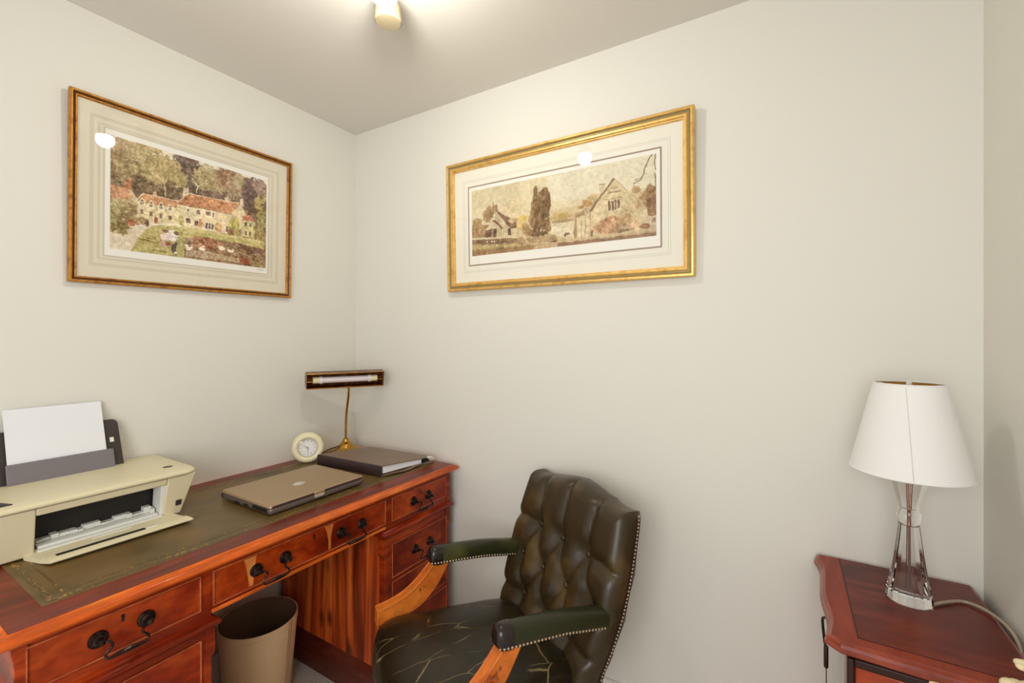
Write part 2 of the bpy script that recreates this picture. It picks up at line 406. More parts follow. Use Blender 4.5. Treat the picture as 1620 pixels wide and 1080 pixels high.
def handle_bm(yc, zc, x):
    m = M()
    for s in (-1, 1):
        rings = []
        for r, d in [(.0175, 0), (.0175, .002), (.0155, .0045), (.0125, .005), (.0115, .0075), (.007, .009), (.0055, .012), (.0045, .019), (.006, .021), (.006, .024), (.002, .026)]:
            rings.append([(x + d, yc + s * .0415 + r * math.cos(2*math.pi*k/20), zc + r * math.sin(2*math.pi*k/20)) for k in range(20)])
        m.loft(rings)
    half = [(-.0415, 0, .0185), (-.033, -.001, .023), (-.0265, -.006, .026), (-.0265, -.014, .026), (-.032, -.019, .026), (-.0365, -.025, .026), (-.036, -.032, .027), (-.029, -.0350, .028), (-.016, -.0335, .029), (0, -.0325, .0295)]
    pts = half + [(-a, b, c) for a, b, c in reversed(half[:-1])]
    pts = spline(pts, 4)
    rad = [0.0027 + 0.0026 * max(0, 1 - (abs(p[0]) / .026) ** 2) for p in pts]
    m.tube([(x + p[2], yc + p[0], zc + p[1]) for p in pts], rad, 8)
    return m
def keyhole(yc, zc, x):
    m = M(); poly = [(yc + .0035 * math.cos(R(a)), zc + .005 + .0035 * math.sin(R(a))) for a in range(-50, 231, 28)]
    poly += [(yc - .0026, zc - .007), (yc + .0026, zc - .007)]
    m.prism(poly, 0, x - .003, x + .0007); return m
def drawer(name, y0, y1, z0, z1, handles, keys=(), sap=(), hz=None):
    d = obj(name, rect_rings_x(M(), y0, y1, z0, z1, [(0, FX - .01), (0, FX + .0015), (0.006, FX + .0015), (0.0066, FX + .0008)]), MW['yew_draw'], desk)
    bd = M()
    w = .0036
    for a in ((y0, y1, z0, z0 + w), (y0, y1, z1 - w, z1), (y0, y0 + w, z0 + w, z1 - w), (y1 - w, y1, z0 + w, z1 - w)):
        bd.box(FX, FX + .0042, a[0], a[1], a[2], a[3])
    obj('drawer_bead', bd, MW['bead'], d, 0.0012)
    zc = hz if hz is not None else (z0 + z1) / 2
    for s in sap:
        obj('sapwood_figure', M().prism(s, 0, FX, FX + .00135), MW['sap'], d)
    for yc in handles:
        obj('handle', handle_bm(yc, zc, FX + .001), MW['bronze'], d)
    for yc in keys:
        obj('keyhole', keyhole(yc, zc + .0225, FX + .0012), MW['brass' if 0 else 'bronze'], d)
    return d
def rect_rings_x(m, y0, y1, z0, z1, prof):
    m.loft([[(x, y0 + i, z0 + i), (x, y1 - i, z0 + i), (x, y1 - i, z1 - i), (x, y0 + i, z1 - i)] for i, x in prof]); return m
drawer('drawer', .2485, .548, .6605, .7485, [.3957], [.3957], hz=.7035)
SAP = [[(.650, .745), (.668, .7462), (.684, .7455), (.680, .722), (.676, .700), (.6745, .6645), (.664, .6645), (.661, .690), (.656, .722)],
       [(.893, .7455), (.928, .7455), (.921, .725), (.917, .705), (.916, .664), (.908, .664), (.907, .700), (.902, .724)]]
drawer('drawer', .5745, 1.1435, .6605, .7485, [.7242, .9963], [.8578], SAP, hz=.7025)
drawer('drawer', 1.1725, 1.4765, .6605, .7485, [1.3278], [1.3234], hz=.7000)
# pedestals
for y0, y1, nm in ((.240, .570, 'left'), (1.1405, 1.4905, 'right')):
    m = M().box(-1.85, FX, y0, y1, .115, .616)
    obj('pedestal', m, MW['yew'], desk, 0.0015)
    rr = M(); rect_rings(rr, -1.858, FX + .017, y0 - .017, y1 + .017, [(0.014, .607), (0.012, .612), (0.004, .615), (0, .6195), (0, .624), (0.003, .629), (0.008, .631), (0.010, .635), (0.0165, .6385)])
    obj('waist_moulding', rr, MW['yew'], desk, angle=50)
    pl = M(); rect_rings(pl, -1.856, FX + .012, y0 - .012, y1 + .012, [(0, 0), (0, .112), (0.002, .118), (0.006, .122), (0.008, .129), (0.0125, .134)])
    obj('plinth', pl, MW['plinth'], desk, angle=50)
    for ys, s in ((y0, -1), (y1, 1)):
        # shaped stop on the front corners
        poly = [(ys - s*.012, .535), (ys + s*.003, .540), (ys + s*.0085, .548), (ys + s*.0095, .560), (ys + s*.0095, .600), (ys + s*.011, .608), (ys - s*.012, .608)]
        obj('corner_stop', M().prism(poly, 0, FX - .026, FX + .004), MW['yew'], desk, 0.0015)
        obj('corner_strip', M().box(FX - .024, FX + .003, min(ys - s*.014, ys + s*.001), max(ys - s*.014, ys + s*.001), .134, .538), MW['yew'], desk, 0.0015)
obj('side_panel', M().box(-1.846, FX - .026, 1.1385, 1.1415, .130, .612), MW['knotty'], desk)
obj('side_panel', M().box(-1.846, FX - .026, .5690, .5715, .130, .612), MW['knotty'], desk)
drawer('drawer', .2585, .549, .454, .5895, [.4037], hz=.513)
drawer('drawer', .2585, .549, .300, .4400, [.4037], hz=.370)
drawer('drawer', .2585, .549, .146, .2860, [.4037], hz=.216)
drawer('drawer', 1.1735, 1.4805, .454, .5785, [1.3351], hz=.513)
drawer('drawer', 1.1735, 1.4805, .300, .4405, [1.3351], hz=.370)
drawer('drawer', 1.1735, 1.4805, .146, .2865, [1.3351], hz=.216)

# ------------------------------------------------------------------ leather armchair (local frame: x across, y to the back, z up)
CA, CT = 0.5013, 0.094
chair = thing('leather_armchair', (-.7586, 1.0615, 0), 'dark green buttoned leather desk chair with honey wood arms and brass nails', 'chair', rotz=-CA, local=True)
def tilt(u, v, w):
    w0 = w - .4
    return (u, v * math.cos(CT) + w0 * math.sin(CT), -v * math.sin(CT) + w0 * math.cos(CT) + .4)
def interp(x, xs, ys):
    return float(np.interp(x, xs, ys))
HW_W = [.38, .44, .52, .60, .66, .72, .78, .83, .855, .87, .90]
HW_U = [.235, .240, .256, .265, .266, .263, .257, .251, .246, .237, .232]
def wtop(u):
    a = min(abs(u) / .215, 1.0)
    return .866 + .030 * (0.5 + 0.5 * math.cos(math.pi * a)) + .004 * max(0, (abs(u) - .2) / .04)
def vbase(w): return .2014 + .22 * (w - .434)
BTN = []
for k, w in enumerate([.713, .598, .490]):
    us = (-.1255, 0, .1255) if k % 2 == 0 else (-.188, -.0625, .0625, .188)
    BTN += [(u, w) for u in us]
SEG = []
for u, w in BTN:
    for u2, w2 in BTN:
        if w2 < w and abs(u - u2) < .07 and w - w2 < .13: SEG.append(((u, w), (u2, w2)))
for u in (-.1255, 0, .1255): SEG.append(((u, .713), (u * 1.12, .93)))
for s in (-1, 1):
    SEG.append(((s*.1255, .713), (s*.20, .722))); SEG.append(((s*.20, .722), (s*.29, .700))); SEG.append(((s*.188, .598), (s*.29, .588))); SEG.append(((s*.1255, .49), (s*.29, .48)))
    SEG.append(((s*.1255, .49), (s*.1255, .38)))
SEG.append(((0, .49), (0, .38)))
def segd(px, pw, a, b):
    ax, aw = a; bx, bw = b; dx, dw = bx - ax, bw - aw
    t = max(0, min(1, ((px - ax)*dx + (pw - aw)*dw) / (dx*dx + dw*dw)))
    return math.hypot(px - ax - t*dx, pw - aw - t*dw)
NU, NW = 96, 92
m = M(); vs = []; fs = []
for j in range(NW + 1):
    q = j / NW
    for i in range(NU + 1):
        p = -1 + 2 * i / NU
        p = math.copysign(1 - (1 - abs(p)) ** 1.25, p)
        u = p * .235; wt = wtop(u)
        qq = 1 - (1 - q) ** 1.25
        w = .39 + qq * (wt - .39)
        u = p * interp(w + (.87 - wt) * qq, HW_W, HW_U)
        e = min((1 - abs(p)) * .25, (1 - qq) * .48)
        edge = 1 - math.sqrt(max(0, 1 - (1 - min(e / .034, 1)) ** 2))
        db = min(math.hypot(u - a, w - b) for a, b in BTN)
        ds = min(segd(u, w, a, b) for a, b in SEG)
        h = .030 * (1 - math.exp(-(db / .036) ** 2)) * (1 - 0.42 * math.exp(-(ds / .017) ** 2)) - .0045 * math.exp(-(ds / .0032) ** 2)
        # pleats break through the rolled edge too
        roll = .030 * edge
        vs.append((u, vbase(w) + .012 - h * (1 - edge * .55) + roll, w))
for j in range(NW):
    for i in range(NU):
        a = j * (NU + 1) + i; fs.append((a, a + 1, a + NU + 2, a + NU + 1))
bnd = [i for i in range(NU + 1)] + [(j + 1) * (NU + 1) - 1 for j in range(1, NW + 1)] + [NW * (NU + 1) + i for i in range(NU - 1, -1, -1)] + [j * (NU + 1) for j in range(NW - 1, 0, -1)]
n0 = len(vs); k = len(bnd)
for b_ in bnd: vs.append((vs[b_][0], vs[b_][1] + .022, vs[b_][2]))
for b_ in bnd: vs.append((vs[b_][0] * .985, vs[b_][1] + .034, vs[b_][2] - .003 if vs[b_][2] > .5 else vs[b_][2]))
for i in range(k):
    i2 = (i + 1) % k
    fs.append((bnd[i], n0 + i, n0 + i2, bnd[i2])); fs.append((n0 + i, n0 + k + i, n0 + k + i2, n0 + i2))
fs.append(tuple(n0 + k + i for i in range(k)))
m.add(vs, fs).map(tilt)
back = obj('backrest', m, MW['hide'], chair, angle=180)
for u, w in BTN:
    bmn = M().ball((u, vbase(w) + .010, w), .0095, 12, 8, (1, .55, 1)).map(tilt)
    obj('button', bmn, MW['hide'], back)
nt_ = M(); nb = M()
def edge_path():
    pts = []
    for s in (-1, 1):
        ws = np.arange(.42, .862, .0095)
        for w in ws: pts.append((s * interp(w, HW_W, HW_U), vbase(w) + .049, w, s))
    return pts
for u, v, w, s in edge_path():
    nt_.ball(tilt(u + s*.0012, v, w), .0034, 6, 4)
obj('nail_trim', nt_, MW['nail'], chair)['kind'] = 'stuff'
for s in (-1, 1):
    rr = []
    for w in np.arange(.41, .868, .02):
        u = s * (interp(w, HW_W, HW_U) + .0008); v = vbase(w) + .049
        rr.append([tilt(u, v - .008, w), tilt(u + s*.0012, v, w), tilt(u, v + .008, w), tilt(u - s*.004, v, w)])
    obj('nail_band', M().loft(rr), MW['nailband'], chair)
# seat
def seat_ring(sc, w, n=72):
    r = []
    for i in range(n):
        a = 2 * math.pi * i / n; c, s_ = math.cos(a), math.sin(a)
        cu = math.copysign(abs(c) ** .28, c); cv = math.copysign(abs(s_) ** .28, s_)
        v = -.012 + cv * .232
        hw = .238 - .030 * (v + .24) / .46
        u = cu * hw
        if v < 0: v -= .034 * (1 - (u / .24) ** 2) * (-v / .24)
        r.append((u * sc, -.012 + (v + .012) * sc, w))
    return r
seat_prof = [(.96, .335), (.985, .342), (1.0, .356), (1.004, .39), (1.002, .418), (.992, .432), (.972, .441), (.94, .448), (.88, .4555), (.78, .463), (.64, .469), (.45, .4735), (.25, .4755), (.08, .476)]
obj('seat', M().loft([seat_ring(a, b) for a, b in seat_prof]).map(tilt), MW['hide_seat'], chair, angle=180)
# arms
for s in (-1, 1):
    # leather pad, rounded section, closed by a dark cap at the front
    def sec(v, sc, uo, w0, h):
        pts = []
        prof = [(-.023, 0), (-.025, .008), (-.026, .020), (-.0245, .033), (-.020, .043), (-.012, .049), (0, .051), (.012, .049), (.020, .043), (.0245, .033), (.026, .020), (.025, .008), (.023, 0), (0, -.001)]
        for a, b in prof: pts.append((uo + a * sc, v, w0 + .024 + (b - .024) * sc * h / .051))
        return pts
    vv = [-.060, -.02, .03, .09, .15, .205, .245]
    rings = [sec(v, 1.0, s * interp(v, [-.07, .25], [.229, .236]), interp(v, [-.07, .1, .25], [.592, .590, .574]), .051) for v in vv]
    pad = obj('arm_pad', M().loft(rings).map(tilt), MW['hide_pad'], chair, angle=60)
    capr = [sec(v, sc, s * .229, .5915, .053) for v, sc in [(-.048, 1.03), (-.066, 1.04), (-.078, .98), (-.086, .82), (-.0895, .55), (-.091, .2)]]
    obj('pad_cap', M().loft(capr).map(tilt), MW['hide_cap'], pad, angle=80)
    nl = M()
    for v in np.arange(-.075, .235, .0105):
        for q in (-1, 1):
            uo = s * interp(v, [-.07, .25], [.229, .236]) + q * .0262; w0 = interp(v, [-.07, .1, .25], [.592, .590, .574]) + .006
            nl.ball(tilt(uo, v, w0), .0036, 6, 4)
    for a in range(0, 7):
        nl.ball(tilt(s * .229 + (-.021 + .007 * a), -.0835, .597), .0034, 6, 4)
    obj('nail_trim', nl, MW['nail'], pad)['kind'] = 'stuff'
    # swept wooden arm support
    up = spline([(-.242, .470), (-.20, .4835), (-.157, .5045), (-.121, .535), (-.093, .566), (-.070, .598)], 5)if 0 else None
    upper = spline([(-.242, .470, 0), (-.20, .483, 0), (-.157, .5035, 0), (-.121, .534, 0), (-.093, .566, 0), (-.068, .600, 0)], 5)
    lower = spline([(-.240, .424, 0), (-.20, .430, 0), (-.150, .4415, 0), (-.100, .468, 0), (-.055, .520, 0), (-.015, .600, 0)], 5)
    rings = []; bead = []; bead2 = []
    for (v1, w1, _), (v2, w2, _) in zip(upper, lower):
        f = interp(v1, [-.24, -.07], [.240, .231])
        c = s * f; t = .0155
        rings.append([(c - t, v1, w1), (c + t, v1, w1), (c + t, v2, w2), (c - t, v2, w2)])
        d = Vector((v2 - v1, w2 - w1)).normalized()
        for q, lst in ((-1, bead), (1, bead2)):
            lst.append([(c + q*(t - .003), v1 - d[0]*.002, w1 - d[1]*.002), (c + q*(t + .0022), v1 - d[0]*.002, w1 - d[1]*.002), (c + q*(t + .0022), v1 + d[0]*.0045, w1 + d[1]*.0045), (c + q*(t - .003), v1 + d[0]*.0065, w1 + d[1]*.0065)])
    sup = obj('arm_support', M().loft(rings).map(tilt), MW['chairwood'], chair, 0.0025)
    for lst in (bead, bead2):
        obj('moulded_bead', M().loft(lst).map(tilt), MW['chairwood'], sup, 0.001)
    for q in (-1, 1):
        cv = M()
        for a, b, r_, sx, sz in [(-.112, .515, .0055, .5, 1.6), (-.100, .524, .005, 1.4, .7), (-.096, .536, .0045, 1.2, 1.0), (-.089, .541, .0055, .6, 1.5), (-.086, .530, .004, 1, 1), (-.105, .536, .0035, 1, 1), (-.079, .552, .004, .8, 1.4)]:
            cv.ball((s * .2345 + q * .0155, a, b), r_, 8, 6, (.35, sx, sz))
        obj('carved_leaf', cv.map(tilt), MW['carving'], sup)
# swivel base under the seat
obj('swivel_column', M().lathe([(.05, .075), (.05, .10), (.03, .115), (.026, .22), (.026, .31), (.10, .325), (.10, .345)], (0, 0, 0), 24), MW['bronze'], chair)
for k in range(4):
    a = R(45 + 90 * k); pts = spline([(0.03*math.cos(a), .03*math.sin(a), .10), (.15*math.cos(a), .15*math.sin(a), .095), (.27*math.cos(a), .27*math.sin(a), .062)], 5)
    lg = obj('leg', M().tube(pts, [.024 - .0006 * i for i in range(len(pts))], 10), MW['chairwood'], chair)
    obj('castor', M().lathe([(.008, 0), (.021, .012), (.021, .034), (.008, .046)], (.265*math.cos(a), .265*math.sin(a), 0), 14), MW['bronze'], lg)

# ------------------------------------------------------------------ corner cabinet
CZ = .720
cab = thing('side_cabinet', (.23, 1.32, 0), 'dark red-brown cabinet with wavy front edge in the right hand corner', 'cabinet')
serp = [(.0700, 1.5400), (.0665, 1.515), (.0735, 1.480), (.0765, 1.445), (.0735, 1.385), (.0705, 1.330), (.0715, 1.285), (.0755, 1.235), (.0765, 1.200), (.0722, 1.165), (.0675, 1.136)]
serp = [(p[0], p[1]) for p in spline([(a, b, 0) for a, b in serp], 3)]
outline = [(.398, 1.546), (.070, 1.546)] + serp[1:] + [(.0925, 1.1145), (.398, 1.1045)]
def inset(poly, d):
    n = len(poly); out = []
    for i in range(n):
        p0, p1, p2 = Vector(poly[i-1]), Vector(poly[i]), Vector(poly[(i+1) % n])
        e1 = (p1 - p0).normalized(); e2 = (p2 - p1).normalized()
        nn = Vector((-e1.y, e1.x)) + Vector((-e2.y, e2.x)); nn.normalize()
        cs = max(.5, nn.dot(Vector((-e1.y, e1.x))))
        out.append(tuple(p1 + nn * (d / cs)))
    return out
m = M()
m.loft([[(x, y, z) for x, y in inset(outline, i)] for i, z in [(.016, .693), (.012, .695), (.004, .697), (0, .701), (0, .705), (.0035, .708), (.0045, .710), (.003, .7115), (.004, .715), (.009, .7185), (.011, CZ)]])
obj('cabinet_top', m, MW['cabedge'], cab, angle=24)
obj('top_band', M().loft([[(x, y, z) for x, y in inset(outline, i)] for i, z in [(.0112, CZ - .001), (.0118, CZ + .0005)]]), MW['caband'], cab)
fld = [(.385, 1.1515), (.385, 1.534), (.1265, 1.534), (.1265, 1.1515)]
fld = list(reversed(fld))
obj('top_field', M().loft([[(x, y, z) for x, y in inset(fld, -i if 0 else i)] for i, z in [(0, CZ), (.0003, CZ + .0010)]]), MW['cabtop'], cab)
obj('dark_inlay_line', M().box(.1245, .1268, 1.1515, 1.534, CZ, CZ + .0013), MW['cabdark'], cab)
obj('dark_inlay_line', M().box(.1245, .385, 1.1500, 1.1518, CZ, CZ + .0011), MW['cabdark'], cab)
body = [(.108 + (p[1] - 1.134) * .085 + .35 * (p[0] - .072), min(max(p[1], 1.140), 1.535)) for p in serp[2:-2]]
bodyo = [(.392, 1.540), (.144, 1.540)] + body + [(.108, 1.134), (.392, 1.126)]
obj('carcass', M().loft([[(x, y, z) for x, y in bodyo] for z in (.06, .696)]), MW['cabtop'], cab, angle=30)
obj('cabinet_plinth', M().loft([[(x, y, z) for x, y in inset(bodyo, i)] for i, z in [(-.008, 0), (-.008, .055), (-.002, .065)]]), MW['cabtop'], cab)
# framed near side
obj('corner_post', M().box(.105, .116, 1.118, 1.140, .062, .692), MW['cabdark'], cab, 0.003)
obj('side_rail', M().box(.116, .392, 1.121, 1.132, .676, .692), MW['cabdark'], cab, 0.003)
obj('side_rail', M().box(.118, .392, 1.121, 1.132, .062, .12), MW['cabtop'], cab, 0.003)
pn = M(); prf = [(0, 1.133), (0, 1.1245), (.010, 1.1225), (.022, 1.1195), (.024, 1.1195)]
pn.loft([[(.118 + i, y, .124 + i), (.390 - i, y, .124 + i), (.390 - i, y, .675 - i), (.118 + i, y, .675 - i)] for i, y in prf])
obj('side_panel', pn, MW['cabpanel'], cab, 0.002, angle=25)
def cab_x(y):
    bs = sorted(body, key=lambda p: p[1]); return interp(y, [p[1] for p in bs], [p[0] for p in bs])
for z0, z1 in ((.535, .680), (.335, .520), (.085, .320)):
    ys = np.linspace(1.155, 1.522, 24)
    rr = []
    for y in ys:
        x = cab_x(y); rr.append([(x - .003, y, z0), (x + .006, y, z0), (x + .006, y, z1), (x - .003, y, z1)])
    dr = obj('drawer', M().loft(rr), MW['cabpanel'], cab, 0.002)
hk = obj('hanging_pull', M().tube(spline([(.0795, 1.2365, .7015), (.0740, 1.2365, .7000), (.0708, 1.2368, .6960), (.0712, 1.2372, .6800), (.0728, 1.2380, .6620), (.0745, 1.2390, .6450), (.0768, 1.2400, .6340)], 5), .0028, 8), MW['black'], cab)
obj('pull_bar', M().loft([[(.0774 + r * math.cos(2*math.pi*k/10), 1.2405 + r * math.sin(2*math.pi*k/10), z) for k in range(10)] for r, z in [(.003, .636), (.0046, .633), (.0046, .588), (.003, .585)]]), MW['cabdark'], hk)
obj('pull_cord', M().tube([(.0778, 1.2407, .587), (.0782, 1.2409, .40)], .0011, 6), MW['black'], hk)

# ------------------------------------------------------------------ waste bin
BX, BY = -1.665, .937
binn = thing('waste_bin', (BX, BY, 0), 'round taupe stitched leather waste bin under the desk', 'bin')
BR0, BR1, BH = .104, .131, .300
obj('bin_body', M().loft([[(BX + r*math.cos(2*math.pi*j/56), BY + r*math.sin(2*math.pi*j/56), z) for j in range(56)] for r, z in [(BR0, 0), (BR0 + .002, .004), (BR1, BH - .002), (BR1 - .001, BH), (BR1 - .004, BH)]], True, False), MW['bin'], binn)
obj('bin_lining', M().loft([[(BX + r*math.cos(2*math.pi*j/56), BY + r*math.sin(2*math.pi*j/56), z) for j in range(56)] for r, z in [(BR1 - .004, BH), (BR1 - .005, BH - .003), (BR0 - .003, .012)]], False, True), MW['binin'], binn)
def ringz(z, dr, n=64, rr=.0012):
    rad = BR0 + (BR1 - BR0) * z / BH + dr
    return [(BX + rad*math.cos(2*math.pi*j/n), BY + rad*math.sin(2*math.pi*j/n), z) for j in range(n + 1)]
obj('rim_seam', M().tube(ringz(BH - .020, .0003), .0012, 6), MW['bin'], binn)
st = M(); a0 = R(22)
for da in (-.045, .045):
    st.tube([(BX + (BR0 + (BR1-BR0)*z/BH + .0006) * math.cos(a0 + da), BY + (BR0 + (BR1-BR0)*z/BH + .0006) * math.sin(a0 + da), z) for z in np.linspace(.01, BH - .003, 12)], .0011, 6)
obj('side_stitching', st, MW['stitch'], binn)

# ------------------------------------------------------------------ printer
PZ = TZ + .001
pr = thing('printer', (-1.72, .45, PZ), 'beige inkjet printer with open paper flap at the left end of desk', 'printer')
Z0 = PZ + .005
PF = -1.585
def flare(x, y, z):
    t = (z - Z0) / .12
    if x > -1.65: x = x + .018 * t
    if y > .6: y = y + .036 * t * (1 if y > .63 else 0.2)
    return (x, y, z)
m = M()
def fbox(m, x0, x1, y0, y1, z0, z1):
    k = M().box(x0, x1, y0, y1, z0, z1).map(flare); m.add(k.v, k.f)
fbox(m, -1.865, PF, .232, .338, Z0, .913)
fbox(m, -1.865, PF, .606, .652, Z0, .913)
fbox(m, -1.865, PF, .338, .606, .893, .913)
fbox(m, -1.865, PF - .008, .338, .606, Z0, .803)
fbox(m, -1.865, -1.80, .338, .606, .803, .893)
body = obj('printer_body', m, MW['beige2'], pr, 0.004, 3)
fb = M(); fb.box(-1.80, -1.600, .3385, .3400, .803, .8925); fb.box(-1.802, -1.640, .3385, .600, .803, .8928)
obj('dark_interior', fb, MW['inside'], pr)
iw = M(); fbox(iw, -1.640, PF - .004, .5985, .6065, .803, .893)
obj('inner_side_wall', iw, MW['offwhite'], pr, 0.001)
rl = M(); rl.box(-1.6395, -1.592, .345, .597, .8025, .811)
y = .347
random.seed(4)
while y < .592:
    w_ = random.uniform(.006, .028); h_ = random.choice([.004, .007, .010, .0035])
    rl.box(-1.6395, -1.622 + random.uniform(0, .008), y, min(y + w_, .595), .8119, .814 + h_); y += w_
rl.box(-1.6395, -1.618, .572, .590, .811, .829); rl.box(-1.62, -1.605, .584, .594, .811, .823)
obj('paper_rollers', rl, MW['offwhite'], pr, 0.0008)
gp = M(); gp.box(-1.6405, -1.6390, .43, .47, .872, .878)
obj('interior_slot', gp, MW['black'], pr)
lid = M(); lr = []
def lidring(i, z, grow=0.0):
    x0, x1, y0, y1, r = -1.872 + i, -1.562 - i, .229 + i, .694 - i, .035
    pts = []
    for cx, cy, a in ((x1 - r, y1 - r, 0), (x0 + .01, y1 - .01, 90), (x0 + .01, y0 + .01, 180), (x1 - .012, y0 + .012, 270)):
        rr = r if a == 0 else (.012 if a == 270 else .01)
        for k in range(7):
            t = R(a + 15 * k); pts.append((cx + rr * math.cos(t), cy + rr * math.sin(t), z))
    return pts
lid.loft([lidring(.003, .9135), (lidring(.0, .917)), lidring(0, .921), lidring(.003, .9255), lidring(.010, .928), lidring(.06, .9295)])
obj('scanner_lid', lid, MW['beige'], pr, angle=50)
obj('lid_gap', M().loft([lidring(.0045, .912), lidring(.0045, .9145)]), MW['frame_dark'], pr)
fi = M(); fi.box(-1.871, -1.5635, .2285, .338, .905, .9133)
el = M().loft([[(-1.640 + r*.010*math.cos(2*math.pi*k/20), .640 + r*.013*math.sin(2*math.pi*k/20), z) for k in range(20)] for r, z in ((1, .928), (1, .9302))])
obj('lid_emblem', el, MW['charcoal'], pr)
st = M().box(PF + .0005, PF + .0035, .6265, .6405, .8225, .8385).map(lambda x, y, z: (flare(x, y, z)[0] + .0003, y + .010, z))
obj('model_sticker', st, MW['charcoal'], pr)
cp = M().loft([[(-1.70, .229, z), (-1.592, .229, z), (-1.592, .303, z), (-1.63, .289, z), (-1.70, .245, z)] for z in (.9275, .9312)])
ctl = obj('control_panel', cp, MW['charcoal'], pr, 0.001)
obj('panel_button', M().box(-1.612, -1.604, .262, .286, .931, .932), MW['smoke'], ctl)
# output flap let down at the front, with its lip and slot
tr = M()
sec_ = [(PF - .006, .8015), (PF + .062, .8000), (PF + .0645, .8035), (PF + .072, .8035), (PF + .092, .8015), (PF + .098, .7985), (PF + .096, .7955), (PF + .060, .7905), (PF + .004, .7900)]
def trring(y, sh=0): return [(x + (0 if x < PF + .05 else sh), y, z) for x, z in sec_]
def trr2(ya, yb): return [(x, ya + (yb - ya) * max(0, min(1, (x - PF) / .095)), z) for x, z in sec_]
tr.loft([trr2(.318, .345), trr2(.330, .352), trr2(.612, .630), trr2(.626, .640), trr2(.628, .645)])
tray = obj('output_flap', tr, MW['beige'], pr, angle=35)
obj('flap_slot', M().loft([[(PF + .0640, .360, .8033), (PF + .0765, .360, .8033), (PF + .0765, .360, .8042), (PF + .0640, .360, .8042)], [(PF + .0640, .538, .8033), (PF + .0765, .538, .8033), (PF + .0765, .538, .8042), (PF + .0640, .538, .8042)]]), MW['inside'], tray)
obj('slot_tab', M().box(PF + .070, PF + .076, .5385, .566, .8028, .8050), MW['offwhite'], tray)
obj('flap_guide', M().box(PF + .018, PF + .024, .44, .525, .8005, .8026), MW['offwhite'], tray)
obj('flap_hinge_strip', M().box(PF - .006, PF + .008, .342, .604, .8008, .8052), MW['offwhite'], tray, 0.001)
# rear paper support
def lean(z): return -1.800 - (z - .915) * .34
def plate(y0, y1, z0, z1, th, off, rtop=0.0, slant=.0):
    m = M(); poly = [(y0, z0), (y1 + slant, z0)]
    if rtop:
        for k in range(8):
            a = R(90 * k / 7); poly.append((y1 - rtop + rtop * math.cos(a), z1 - rtop + rtop * math.sin(a)))
        for k in range(8):
            a = R(90 + 90 * k / 7); poly.append((y0 + rtop + rtop * math.cos(a), z1 - rtop + rtop * math.sin(a)))
    else: poly += [(y1, z1), (y0, z1)]
    m.loft([[(lean(z) + off, y, z) for y, z in poly], [(lean(z) + off - th, y, z) for y, z in poly]])
    return m
sp = obj('paper_support', plate(.300, .5835, .920, 1.068, .006, 0, .016, .003), MW['charcoal'], pr, 0.0015)
obj('support_sticker', plate(.558, .568, 1.000, 1.014, .0006, .0008), MW['label'], sp)
obj('paper_flap', plate(.330, .5600, .920, .983, .004, .016), MW['smoke'], pr, 0.0015)
ps = tag(obj('paper_sheet', plate(.3345, .5455, .932, 1.128, .0012, .0078), MW['paper'], None), 'blank white sheets standing in the rear feed of printer', 'paper')

# ------------------------------------------------------------------ laptop
lap = thing('laptop', (-1.466, .958, PZ), 'closed grey laptop lying on the green leather desk top', 'laptop', )
LX0, LX1, LY0, LY1 = -1.611, -1.329, .781, 1.135
def slab(x0, x1, y0, y1, prof, r=.010):
    m = M(); rings = []
    for i, z in prof:
        pts = []
        for cx, cy, a in ((x1 - r, y1 - r, 0), (x0 + r, y1 - r, 90), (x0 + r, y0 + r, 180), (x1 - r, y0 + r, 270)):
            for k in range(6):
                t = R(a + 18 * k); pts.append((cx + (r - i) * math.cos(t), cy + (r - i) * math.sin(t), z))
        rings.append(pts)
    m.loft(rings); return m
LB = PZ + .0045
obj('laptop_base', slab(LX0 + .002, LX1, LY0 + .001, LY1 - .001, [(.004, LB), (.0005, LB + .003), (0, LB + .012), (.0015, LB + .0165)]), MW['lapside'], lap, angle=50)
obj('lid_gap', slab(LX0 + .004, LX1 - .002, LY0 + .004, LY1 - .004, [(0, LB + .016), (0, LB + .0195)]), MW['lapdark'], lap)
obj('laptop_lid', slab(LX0, LX1 + .001, LY0, LY1, [(.002, LB + .0185), (0, LB + .020), (.0005, LB + .0262), (.003, LB + .0285), (.009, LB + .0292)]), MW['lapgrey'], lap, angle=50)
LT = LB + .0292
obj('lid_front_band', M().box(LX1 - .0008, LX1 + .0014, LY0 + .008, LY1 - .008, LB + .0192, LB + .0255), MW['lapdark'], lap)
obj('lid_emblem', M().loft([[(-1.448 + r*.017*math.cos(2*math.pi*k/32), .955 + r*.0215*math.sin(2*math.pi*k/32), z) for k in range(32)] for r, z in ((1, LT - .0003), (.94, LT + .0006))]), MW['silver'], lap)
lt = M().loft([[(x, y, z) for x, z in ((LX1 - .010, LT - .001), (LX1 - .010, LT + .0008), (LX1 + .001, LT + .0002), (LX1 + .0045, LT - .003), (LX1 + .0045, LB + .008), (LX1 + .0005, LB + .007))] for y in (.930, .968)])
la = obj('latch', lt, MW['lapgrey'], lap, 0.0012)
obj('latch_button', M().box(LX1 + .004, LX1 + .0056, .934, .964, LB + .009, LB + .0175), MW['silver'], la, 0.001)
for x0, x1, z0, z1 in ((-1.425, -1.345, LB + .005, LB + .0155), (-1.475, -1.450, LB + .004, LB + .011), (-1.53, -1.50, LB + .004, LB + .009)):
    obj('side_port', M().box(x0, x1, LY0 + .0003, LY0 + .003, z0, z1), MW['black'], lap)
obj('hinge_barrel', M().tube([(LX0 + .006, LY0 + .002, LB + .010), (LX0 + .006, LY1 - .002, LB + .010)], .0098, 14), MW['lapdark'], lap)
